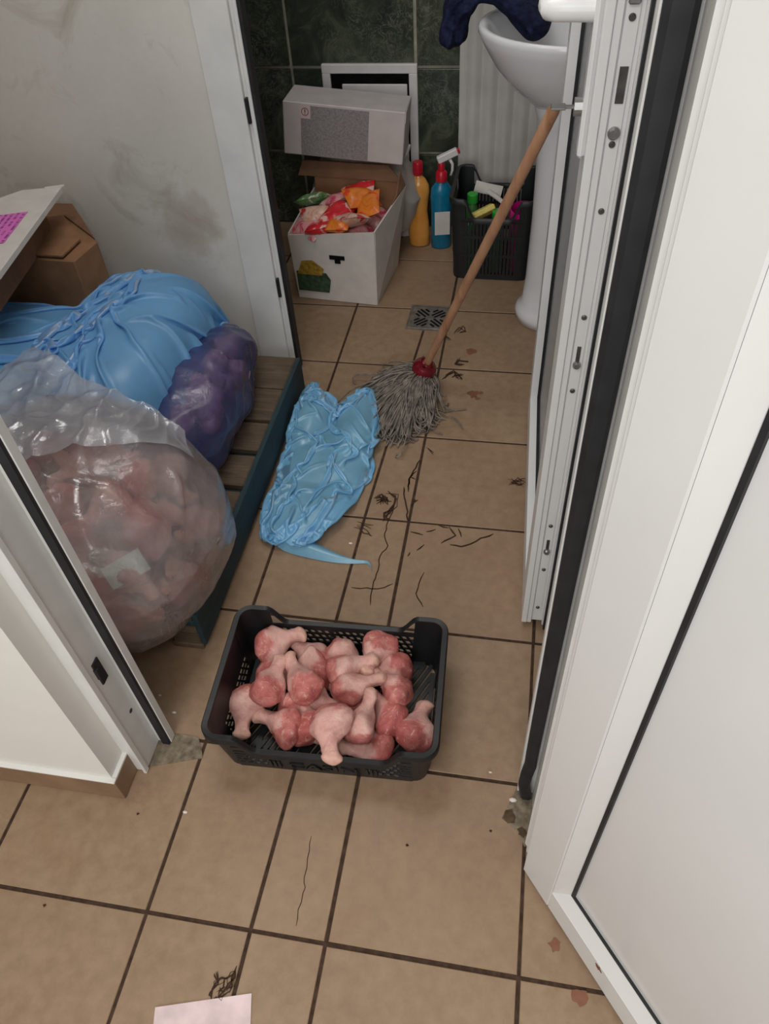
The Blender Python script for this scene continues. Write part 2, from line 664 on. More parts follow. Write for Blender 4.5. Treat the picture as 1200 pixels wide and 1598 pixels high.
CRACKS = [[(-0.334, 0.996), (-0.365, 1.123)], [(-0.379, 1.054), (-0.381, 1.025), (-0.389, 0.978), (-0.387, 0.938), (-0.374, 0.91), (-0.388, 0.874), (-0.385, 0.829), (-0.389, 0.778), (-0.385, 0.721)], [(-0.441, 0.768), (-0.391, 0.77), (-0.36, 0.778), (-0.342, 0.792)], [(-0.227, 0.993), (-0.207, 0.965), (-0.241, 0.935)], [(-0.218, 0.933), (-0.189, 0.93), (-0.166, 0.942), (-0.143, 0.964), (-0.112, 0.983)], [(-0.324, 0.964), (-0.29, 0.957)], [(-0.283, 0.969), (-0.26, 0.98)], [(-0.255, 0.995), (-0.228, 0.989)], [(-0.283, 0.925), (-0.299, 0.904)], [(-0.315, 0.896), (-0.319, 0.882)], [(-0.271, 0.837), (-0.279, 0.802), (-0.282, 0.77), (-0.274, 0.754), (-0.26, 0.733)], [(-0.4, 0.175), (-0.398, 0.134), (-0.396, 0.1), (-0.39, 0.084), (-0.394, 0.045), (-0.391, 0.019)], [(-0.336, 1.234), (-0.348, 1.188), (-0.356, 1.154), (-0.35, 1.105)], [(-0.339, 1.189), (-0.352, 1.162), (-0.338, 1.156)], [(-0.192, 0.962), (-0.203, 0.99)], [(-0.353, 1.162), (-0.355, 1.124)]]
rc = random.Random(8)
for k, c in enumerate(CRACKS):
    pts = []
    for i in range(len(c) - 1):
        (xa, ya), (xb, yb) = c[i], c[i + 1]
        m = max(2, int(math.hypot(xb - xa, yb - ya) / .012))
        for s in range(m):
            f = s / m
            j = .0022 if s else 0
            pts.append((xa + (xb - xa) * f + rc.uniform(-j, j), ya + (yb - ya) * f + rc.uniform(-j, j)))
    pts.append(c[-1])
    w = .0007 if k == 11 else .0014 if k in (1, 2, 10) else .0021
    o = B().ribbon(pts, w, .0007, .0012).done('crack', M['crackline'], floor)

HAIR = [[(-0.436, 1.078), (-0.42, 1.087), (-0.398, 1.063), (-0.411, 1.079)], [(-0.429, 1.06), (-0.415, 1.068), (-0.394, 1.059)], [(-0.422, 1.082), (-0.411, 1.055)], [(-0.405, 1.094), (-0.377, 1.085), (-0.377, 1.049), (-0.393, 1.01), (-0.387, 0.997)], [(-0.383, 1.037), (-0.401, 1.016), (-0.399, 0.988)], [(-0.482, -0.095), (-0.49, -0.105), (-0.498, -0.105)], [(-0.475, -0.062), (-0.483, -0.08), (-0.488, -0.095), (-0.497, -0.102)], [(-0.477, -0.065), (-0.478, -0.084), (-0.484, -0.101)], [(-0.512, -0.07), (-0.503, -0.084), (-0.509, -0.099), (-0.507, -0.113)], [(-0.503, -0.084), (-0.487, -0.079)], [(-0.338, 1.054), (-0.324, 1.079)], [(-0.307, 1.862), (-0.281, 1.902), (-0.265, 1.873), (-0.29, 1.863)], [(-0.346, 1.858), (-0.316, 1.824)], [(-0.277, 1.709), (-0.245, 1.702)], [(-0.271, 1.72), (-0.281, 1.692), (-0.261, 1.694)], [(-0.309, 1.631), (-0.281, 1.651), (-0.265, 1.619), (-0.257, 1.613)], [(-0.311, 1.615), (-0.3, 1.642)], [(-0.288, 1.624), (-0.255, 1.637)], [(-0.469, 0.969), (-0.437, 0.954), (-0.424, 0.934)], [(-0.463, 0.981), (-0.427, 0.969)], [(-0.073, 1.169), (-0.054, 1.189), (-0.043, 1.18)], [(-0.079, 1.176), (-0.059, 1.163), (-0.046, 1.17)], [(-0.075, 1.164), (-0.06, 1.183), (-0.047, 1.16)], [(-0.325, 1.283), (-0.304, 1.264)]]
TUFTS = [('dark tuft of grime and hair on the narrow cracked tiles', [0, 1, 2, 3, 4, 10], .002), ('tuft of dark fluff beside the pink paper sheet', [5, 6, 7, 8, 9], .0013),
         ('curl of dark hair beside the floor drain', [11, 12], .0011), ('dark hair tuft near the mop socket', [13, 14, 15, 16, 17], .0022),
         ('fuzzy hair at the tip of the crumpled blue bag', [18, 19, 23], .0009), ('grey ball of fluff by the foot of the glazed door', [20, 21, 22], .0009)]
rh = random.Random(5)
for lab, ids, w in TUFTS:
    b = B()
    for i in ids:
        for rep in range(3):
            pts = [(x + rh.gauss(0, .004), y + rh.gauss(0, .005)) for x, y in HAIR[i]]
            fine = []
            for q in range(len(pts) - 1):
                for f in (0, .5):
                    fine.append((pts[q][0] * (1 - f) + pts[q + 1][0] * f + rh.gauss(0, .0015),
                                 pts[q][1] * (1 - f) + pts[q + 1][1] * f + rh.gauss(0, .0015)))
            fine.append(pts[-1])
            b.ribbon(fine, w * (1 if rep < 2 else .4), .0014 + .0005 * rep, .0007)
    o = b.done('hair_tuft', M['crackline'])
    o['kind'] = 'stuff'
    tag(o, lab, 'hair tuft')


def splat(x, y, r, seed, z=.0006, th=.0008, n=14, jit=.35):
    rr = random.Random(seed)
    pts = []
    for k in range(n):
        a = 2 * math.pi * k / n
        q = r * (1 + rr.uniform(-jit, jit))
        pts.append((x + q * math.cos(a), y + q * math.sin(a)))
    return B().prism(pts, z - th, z)


for i, (x, y, r) in enumerate([(-.24, 1.765, .016), (-.214, 1.544, .017), (-.199, 1.524, .007), (.058, .06, .010), (.103, -.012, .014), (-.19, 1.552, .006)]):
    splat(x, y, r, i).done('floor_stain', M['stainred'], floor)
CR = [(-.658, .183, .004, 'white crumb on the joint in front of the skirting'), (-.026, .30, .006, 'white crumb beside the dirty right door jamb'),
      (-.073, .35, .003, 'tiny crumb between crate and right door jamb'), (-.756, .386, .004, 'larger pale crumb in the shade behind the left jamb'),
      (-.803, .422, .003, 'small pale crumb in the shade under the clear bag'), (-.47, .906, .004, 'pale crumb under the tail of the blue bag')]
for i, (x, y, r, lab) in enumerate(CR):
    b = B()
    b.lathe([(r * .5, 0), (r, r * .35), (r * .7, r * .8), (r * .15, r)], 7, (x, y, -.0005), 1.3, .8)
    tag(b.done('crumb', M['crumb']), lab, 'crumb')
for i, (x, y) in enumerate([(-.858, -.019), (-.064, .235), (-.217, .186), (-.751, .166)]):
    splat(x, y, .0025, 20 + i).done('floor_speck', M['crackline'], floor)
# broken tile patches of bare cement at the two jamb feet
b = B()
b.prism([(-.765, .262), (-.715, .278), (-.66, .296), (-.668, .312), (-.684, .338), (-.738, .340), (-.775, .335)], -.004, .0015)
b.done('broken_threshold', M['cement'], floor)
b = B()
b.prism([(-.045, .262), (-.018, .33), (.02, .335), (.03, .235), (.0, .215), (-.012, .24)], -.004, .0012)
b.done('broken_threshold', M['cement'], floor)
M['grime'] = plain('brown_grime', lin(92, 76, 58), .9, .2, var=.25, vscale=60)
splat(-.03, .268, .012, 41, .0016).done('floor_stain', M['grime'], floor)
splat(-.004, .240, .010, 42, .0018).done('floor_stain', M['grime'], floor)

# ---- ceiling and walls
CH = 2.55
struct(B().box(-2.6, 1.7, -2.6, 2.75, CH, CH + .1).done('ceiling', M['ceil']), 'white ceiling')
# front partition (left piece carries the skirting); the opening is x -0.79..0.06
struct(B().box(-2.6, -.795, .20, .335, 0, CH).done('wall_left', M['plaster2']), 'white plaster wall left of the front doorway')
struct(B().box(.062, 1.7, .20, .335, 0, CH).done('wall_right', M['plaster2']), 'white wall right of the front doorway')
struct(B().box(-.795, .062, .20, .335, 2.08, CH).done('wall_lintel', M['plaster2']), 'wall over the front doorway')
# second partition
struct(B().box(-2.6, -.895, 1.62, 1.648, 0, CH).done('wall_middle', M['plaster']), 'grimy stained plaster wall behind the bags')
struct(B().box(.06, 1.7, 1.62, 1.648, 0, CH).done('wall_middle_right', M['plaster']), 'plaster wall hidden behind the glazed door')
struct(B().box(-.895, .06, 1.62, 1.648, 2.08, CH).done('wall_middle_lintel', M['plaster']), 'wall over the washroom doorway')
struct(B().box(-2.7, -2.6, -2.6, 2.75, 0, CH).done('wall_outer_left', M['plaster2']), 'outer left wall')
struct(B().box(1.7, 1.8, -2.6, 1.72, 0, CH).done('wall_outer_right', M['plaster2']), 'outer right wall')
struct(B().box(-2.6, 1.7, -2.7, -2.6, 0, CH).done('wall_front', M['plaster2']), 'wall behind the viewer')
struct(B().box(.30, .36, 1.648, 2.75, 0, CH).done('wall_washroom_right', M['ribbed']), 'white wall carrying the washbasin')
struct(B().box(-1.66, -1.60, 1.648, 2.75, 0, CH).done('wall_washroom_left', M['marble']), 'dark tiled wall of the washroom')
wb = struct(B().box(-1.6, .30, 2.612, 2.75, 0, CH).done('wall_back', M['wgrout']), 'washroom back wall of dark green marble tiles')
zs = [0, .288, .581, .874, 1.167, 1.46, 1.753, 2.046, 2.339]
xs = [-1.6, -1.427, -.977, -.527, -.370]
g = .006
for i in range(len(xs) - 1):
    for j in range(len(zs)):
        z1 = zs[j + 1] if j + 1 < len(zs) else CH
        me_b = B().box(xs[i] + g, xs[i + 1] - (g if i < 3 else 0), 2.600, 2.613, zs[j] + g, z1 - g, bev=.001)
        me_b.done('wall_tile', M['marble'], wb)
# ribbed sheet cladding right of the green tiles
V, F = [], []
nx = 260
for i in range(nx + 1):
    x = -.372 + .672 * i / nx
    u = (x + .372)
    rib = .5 - .5 * math.cos(2 * math.pi * max(0, u - .02) / .058)
    dy = -.014 * (rib ** .6) if u > .02 else -.003
    V += [(x, 2.592 + dy, 0), (x, 2.592 + dy, CH)]
for i in range(nx):
    F.append((2 * i, 2 * i + 2, 2 * i + 3, 2 * i + 1))
base = len(V)
V += [(-.372, 2.613, 0), (-.372, 2.613, CH)]
F.append((base, 0, 1, base + 1))
struct(pyobj('trim_3', V, F, M['ribbed'], None, True), 'white ribbed sheet cladding beside the green tiles')

# skirting of tiles on the left front wall
sk = empty('baseboard_left', (-.795, .2, 0))
struct(sk, 'brown tile skirting at the foot of the white wall')


def world_child(o, parent):
    o.parent = parent
    o.matrix_parent_inverse = Matrix.Translation(parent.location).inverted()
    return o


M['skirt'] = plain('skirting_tile', lin(140, 112, 88), .5, .4, var=.12, vscale=14)
for (x0, x1) in [(-1.06, -.7935), (-1.394, -1.063), (-1.73, -1.397), (-2.06, -1.733)]:
    world_child(B().box(x0, x1, .190, .2005, .002, .072, bev=.001).done('skirting_tile', M['skirt']), sk)
world_child(B().box(-.7955, -.786, .1905, .262, .002, .072, bev=.001).done('skirting_tile', M['skirt']), sk)
world_child(B().box(-2.06, -.786, .1895, .2005, .072, .077, bev=.001).box(-.7955, -.786, .2006, .262, .072, .077).done('skirting_capping', M['plaster2']), sk)

# ---- front doorway frame (trim_1): left and right jambs, head
t1 = empty('trim_1', (-.36, .29, 0))
struct(t1, 'white plastic frame of the front doorway with black seals')
FH = 2.08


def jamb(sgn, xin, parent, gasket_kink=False, mirror_y=False):
    # plan profile of one jamb, xin = clear edge of the stop; sgn=+1 for the left jamb (opening to +x)
    def bx(x0, x1, y0, y1, z0, z1, name, mat, bev=.0008):
        xa, xb = sorted((xin - sgn * x0, xin - sgn * x1))
        return world_child(B().box(xa, xb, y0, y1, z0, z1, bev=bev).done(name, mat), parent)
    bx(.030, .062, .252, .335, .003, FH, 'jamb_profile', M['upvcdirty'])
    bx(.027, .034, .246, .258, .003, FH, 'jamb_lip', M['upvcdirty'])
    bx(.0, .0605, .3185, .336, .004, FH, 'jamb_stop', M['upvcdirty'])
    return bx


bx = jamb(1, -.735, t1)
bx(.002, .0175, .3115, .3190, .006, FH, 'seal', M['rubber'], 0)
# strike plate and fixing screws of the left jamb
world_child(B().box(-.7655, -.7615, .272, .292, .31, .372, bev=.001).box(-.7655, -.758, .270, .277, .33, .36, bev=.001).done('strike_plate', M['rubber']), t1)
world_child(B().lathe([(.005, 0), (.005, .0012)], 12, mtx=Matrix.Translation((-.7652, .296, .173)) @ Matrix.Rotation(math.pi / 2, 4, 'Y')).done('frame_screw', M['screw']), t1)
bx = jamb(-1, -.019, t1)
# thick black seal of the right jamb, hanging loose at its foot
sb = B()
prof = [(1.0, 0), (2.05, 0)]
pts = [(-.002, .3055, .012), (-.007, .302, .045), (-.011, .300, .08), (-.009, .303, .115), (-.005, .307, .145), (-.0055, .309, .18), (-.0055, .309, 1.0), (-.0055, .309, FH)]
rings = []
for (x, y, z) in pts:
    hw, ht = (.0122, .006) if z > .2 else (.0105, .006)
    rings.append([sb.bm.verts.new((x + dx, y + dy, z)) for dx, dy in ((-hw, -ht * .4), (-hw * .6, -ht), (hw * .6, -ht), (hw, -ht * .4), (hw, ht), (-hw, ht))])
for i in range(len(rings) - 1):
    for k in range(6):
        sb.bm.faces.new((rings[i][k], rings[i][(k + 1) % 6], rings[i + 1][(k + 1) % 6], rings[i + 1][k]))
sb.bm.faces.new(rings[0]); sb.bm.faces.new(rings[-1])
world_child(sb.done('seal', M['rubber']), t1)
world_child(B().box(-.795, .062, .25, .335, FH - .04, FH).done('head', M['upvcdirty']), t1)

# ---- washroom doorway frame (trim_2)
t2 = empty('trim_2', (-.42, 1.62, 0))
struct(t2, 'white frame of the washroom doorway with black seal')
for (x0, x1, y0, y1, nm, mt) in [(-.897, -.806, 1.600, 1.646, 'jamb_profile', 'upvcdirty'), (-.8065, -.795, 1.612, 1.646, 'jamb_groove', 'upvcdirty'),
                                 (-.796, -.786, 1.604, 1.646, 'jamb_lip', 'upvcdirty'), (-.7865, -.777, 1.6065, 1.640, 'seal', 'rubber')]:
    world_child(B().box(x0, x1, y0, y1, .003, FH, bev=.0015 if nm != 'seal' else 0).done(nm, M[mt]), t2)
for z in (.30, .79, 1.5):
    world_child(B().box(-.805, -.797, 1.600, 1.613, z - .03, z + .03, bev=.0015).done('strike_plate', M['rubber']), t2)
world_child(B().box(-.0, .062, 1.600, 1.646, .003, FH, bev=.0015).done('jamb_profile', M['upvcdirty']), t2)
world_child(B().box(-.897, .062, 1.600, 1.646, FH - .05, FH).done('head', M['upvcdirty']), t2)


# ---- front door leaf (door_1), swung open towards the viewer
d1 = empty('door_1', (.002, .168, 0), (0, 0, math.radians(-51.9)))
struct(d1, 'white plastic front door with plain panel, swung wide open')
LW, LH = .76, 2.04
zb = .010
st, rh_ = .066, .086      # visible stile and rail face widths
dp = .068                 # leaf thickness (local +y is away from the viewer side)
# local frame: x along the leaf, y=0 the visible face, +y behind... leaf normal to the viewer is local -y
for nm, (x0, x1, z0, z1) in {'stile': (-.006, st, zb, LH), 'stile.b': (LW - st, LW, zb, LH)}.items():
    B().box(x0, x1, 0, dp, z0, z1, bev=.002).done('stile', M['upvc'], d1)
B().box(-.028, -.004, .012, .052, zb + .06, LH, bev=.003).done('hinge_lip', M['upvc'], d1)
B().box(-.016, -.004, .006, .02, zb + .06, LH, bev=.003).done('hinge_lip', M['upvc'], d1)
B().box(st - .0005, LW - st + .0005, .0005, dp - .0005, zb, rh_, bev=.002).done('bottom_rail', M['upvc'], d1)
B().box(st - .0005, LW - st + .0005, .0005, dp - .0005, LH - rh_, LH, bev=.002).done('top_rail', M['upvc'], d1)
gd = .018  # recess of the panel


def bead(pa, pb, na, nb):
    """sloped bead between face edge (pa,pb) and recessed inner edge (na,nb), all (x,z)"""
    q = B()
    f = [(pa[0], .001, pa[1]), (pb[0], .001, pb[1]), (nb[0], gd, nb[1]), (na[0], gd, na[1])]
    k = [(pa[0], .03, pa[1]), (pb[0], .03, pb[1]), (nb[0], .03, nb[1]), (na[0], .03, na[1])]
    vs = [q.bm.verts.new(c) for c in f + k]
    for a in ((0, 1, 2, 3), (7, 6, 5, 4), (0, 4, 5, 1), (1, 5, 6, 2), (2, 6, 7, 3), (3, 7, 4, 0)):
        q.bm.faces.new([vs[i] for i in a])
    q.done('glazing_bead', M['upvc'], d1)


bw, bh = .024, .030
X0, X1, Z0, Z1 = st + .0012, LW - st - .0012, rh_ + .0012, LH - rh_ - .0012
bead((X0, Z0), (X0, Z1), (X0 + bw, Z0 + bh), (X0 + bw, Z1 - bh))
bead((X0, Z0), (X1, Z0), (X0 + bw, Z0 + bh), (X1 - bw, Z0 + bh))
bead((X1, Z0), (X1, Z1), (X1 - bw, Z0 + bh), (X1 - bw, Z1 - bh))
bead((X0, Z1), (X1, Z1), (X0 + bw, Z1 - bh), (X1 - bw, Z1 - bh))
gx0, gx1, gz0, gz1 = X0 + bw, X1 - bw, Z0 + bh, Z1 - bh
gw = .006
for a in ((gx0, gx0 + gw, gz0, gz1), (gx1 - gw, gx1, gz0, gz1), (gx0, gx1, gz0, gz0 + gw), (gx0, gx1, gz1 - gw, gz1)):
    B().box(a[0], a[1], gd - .002, gd + .006, a[2], a[3]).done('panel_seal', M['rubber'], d1)
B().box(gx0, gx1, gd + .002, gd + .03, gz0, gz1).done('panel', M['panel'], d1)
o = splat(.0, 0, .007, 77, .0002, .0004)
so = o.done('rail_stain', M['stainred'], d1)
so.rotation_euler = (math.radians(90), 0, 0)
so.location = (.19, .0002, .072)

# ---- glazed washroom door (door_2), standing open at a right angle
ang2 = math.atan2(-.016, .77)  # direction from near edge to far edge
d2 = empty('door_2', (-.030, .714, 0), (0, 0, math.pi / 2 + math.atan2(.016, .77)))
struct(d2, 'white glazed washroom door seen almost edge on, with lock hardware')
# local: x from near (lock) edge to far (hinge) edge, local +y = world -x (the left face), z up
W2, th2 = .78, .062
y_l, y_r = 0.0, -th2
s2 = .075
z2 = .012
# profile of the lock stile: face flange, body with hardware groove, far overlap lip with seal
B().box(-.002, s2, y_l - .012, y_l, z2, LH, bev=.0012).done('stile_flange', M['upvc'], d2)
B().box(.002, s2 - .004, y_l - .022, y_l - .012, z2 - .004, LH, bev=.001).done('stile_rebate', M['upvc'], d2)
B().box(.008, s2 - .004, y_l - .046, y_l - .0215, z2 + .0, LH).done('stile_body', M['upvc'], d2)
B().box(.0045, .0085, y_l - .040, y_l - .024, .055, 1.85).done('lock_strip', M['upvc'], d2)
B().box(-.004, s2, y_l - .049, y_l - .0455, z2 - .002, LH, bev=.0008).done('stile_lip', M['upvc'], d2)
B().box(-.012, .004, y_l - .0535, y_l - .0488, .004, LH).done('seal', M['rubber'], d2)
B().box(-.030, s2, y_l - .062, y_l - .053, .004, LH, bev=.0012).done('overlap_lip', M['upvc'], d2)
# far stile, rails
B().box(W2 - s2, W2, y_l - .058, y_l, z2, LH, bev=.0015).done('stile', M['upvc'], d2)
B().box(s2, W2 - s2, y_l - .058, y_l - .0003, z2, .10, bev=.0015).done('bottom_rail', M['upvc'], d2)
B().box(s2, W2 - s2, y_l - .058, y_l - .0003, LH - .09, LH, bev=.0015).done('top_rail', M['upvc'], d2)
# glass with dark seal and beads
B().box(W2 - s2 - .006, W2 - s2 + .001, y_l - .028, y_l - .019, .10, LH - .09).done('glass_seal', M['rubber'], d2)
B().box(s2, W2 - s2, y_l - .028, y_l - .019, .0995, .106).done('glass_seal', M['rubber'], d2)
B().box(s2 - .001, s2 + .004, y_l - .028, y_l - .019, .10, LH - .09).done('glass_seal', M['rubber'], d2)
B().box(s2, W2 - s2, y_l - .032, y_l - .026, .10, LH - .09).done('glass_pane', M['glass'], d2)
# hardware on the lock edge (local -x faces the viewer)
fx = .0045


def edge_disc(yy, z, r, name, mat, dep=.003):
    mt = Matrix.Translation((fx, yy, z)) @ Matrix.Rotation(-math.pi / 2, 4, 'Y')
    B().lathe([(r, 0), (r, dep * .6), (r * .7, dep)], 14, mtx=mt).done(name, mat, d2)


for z in (.066, .201, .339, .675, .815, .982, 1.070, 1.211):
    edge_disc(y_l - .032, z, .0042, 'lock_screw', M['screw'])
edge_disc(y_l - .032, 1.084, .0080, 'lock_cam', M['metal'], .006)
for zc in (.262, .728):
    edge_disc(y_l - .032, zc, .0065, 'lock_cam', M['metal'], .008)
    B().box(fx - .0015, fx + .001, y_l - .0350, y_l - .0290, zc, zc + .034).done('cam_slot', M['screw'], d2)
B().box(fx - .002, fx + .001, y_l - .037, y_l - .027, 1.119, 1.160).done('latch_plate', M['screw'], d2)
B().box(fx - .006, fx + .001, y_l - .039, y_l - .025, 1.224, 1.256, bev=.002).done('latch_bolt', M['metal'], d2)
# lever handle on the left face
hb = B().box(.018, .050, y_l, y_l + .009, 1.045, 1.30, bev=.004).done('handle_plate', M['upvc'], d2)
hb.data.polygons.foreach_set('use_smooth', [False] * len(hb.data.polygons))
B().tube([(.036, y_l + .006, 1.2115), (.036, y_l + .030, 1.2115), (.037, y_l + .052, 1.2115), (.042, y_l + .060, 1.2115), (.055, y_l + .062, 1.2115), (.16, y_l + .060, 1.2115)], .012, 16,
         radii=[.0135, .0130, .0130, .0130, .0125, .010]).done('lever', M['upvc'], hb, smooth=True, angle=40)
B().lathe([(.011, 0), (.011, .010)], 16, mtx=Matrix.Translation((.036, y_l + .009, 1.104)) @ Matrix.Rotation(-math.pi / 2, 4, 'X')).done('lock_cylinder', M['metal'], hb)
# key in the lock
key = B()
key.box(-.0014, .0014, 0, .012, -.004, .004, bev=.0005)
key.box(-.0014, .0014, .011, .030, -.010, .010, bev=.001)
ko = key.done('key', M['metal'])
ko.matrix_world = Matrix.Translation((-.030, .714, 0)) @ rz(math.pi / 2 + math.atan2(.016, .77)) @ Matrix.Translation((.036, .0185, 1.104)) @ Matrix.Rotation(math.pi / 2, 4, 'Y')
tag(ko, 'small metal key in the lock of the glazed door', 'key')

# ================================================================== THINGS
# ---- floor drain
dr = empty('floor_drain', (-.3985, 1.943, 0), (0, 0, math.radians(-1.5)))
tag(dr, 'square steel floor drain with radial slots, beside the mop', 'drain')
hs = .074
b = B()
for (x0, x1, y0, y1) in ((-hs, hs, -hs, -hs + .006), (-hs, hs, hs - .006, hs), (-hs, -hs + .006, -hs + .006, hs - .006), (hs - .006, hs, -hs + .006, hs - .006)):
    b.box(x0, x1, y0, y1, -.004, .0035)
b.done('drain_frame', M['steel'], dr)
b = B()
b.box(-hs + .008, hs - .008, -hs + .008, hs - .008, -.004, .0022, bev=.0008)
dpl = b.done('drain_plate', M['steel'], dr)
for k in range(4):
    a = math.radians(45 + 90 * k)
    for off, l0, l1 in ((-.021, .030, .052), (-.007, .014, .062), (.007, .014, .062), (.021, .030, .052)):
        mt = rz(a)
        B().box(l0, l1, off - .0038, off + .0038, .0018, .0026, mtx=mt).done('drain_slot', M['dark'], dpl)

# ---- paper sheet on the floor
pp = B()
pp.poly([(-.595, -.138, .0022), (-.44, -.093, .0022), (-.40, -.25, .0022), (-.555, -.297, .0022)])
r = bmesh.ops.extrude_face_region(pp.bm, geom=pp.bm.faces[:])
for e in r['geom']:
    if isinstance(e, bmesh.types.BMVert):
        e.co.z = .0008
tag(pp.done('paper_sheet', M['paper']), 'pinkish white sheet of paper lying on the tiles', 'paper')


# ---- open plastic crate builder
def rounded_rect(w, d, r, n=6):
    pts = []
    for (cx, cy, a0) in ((w / 2 - r, d / 2 - r, 0), (-w / 2 + r, d / 2 - r, 90), (-w / 2 + r, -d / 2 + r, 180), (w / 2 - r, -d / 2 + r, 270)):
        for k in range(n + 1):
            a = math.radians(a0 + 90 * k / n)
            pts.append((cx + r * math.cos(a), cy + r * math.sin(a)))
    return pts


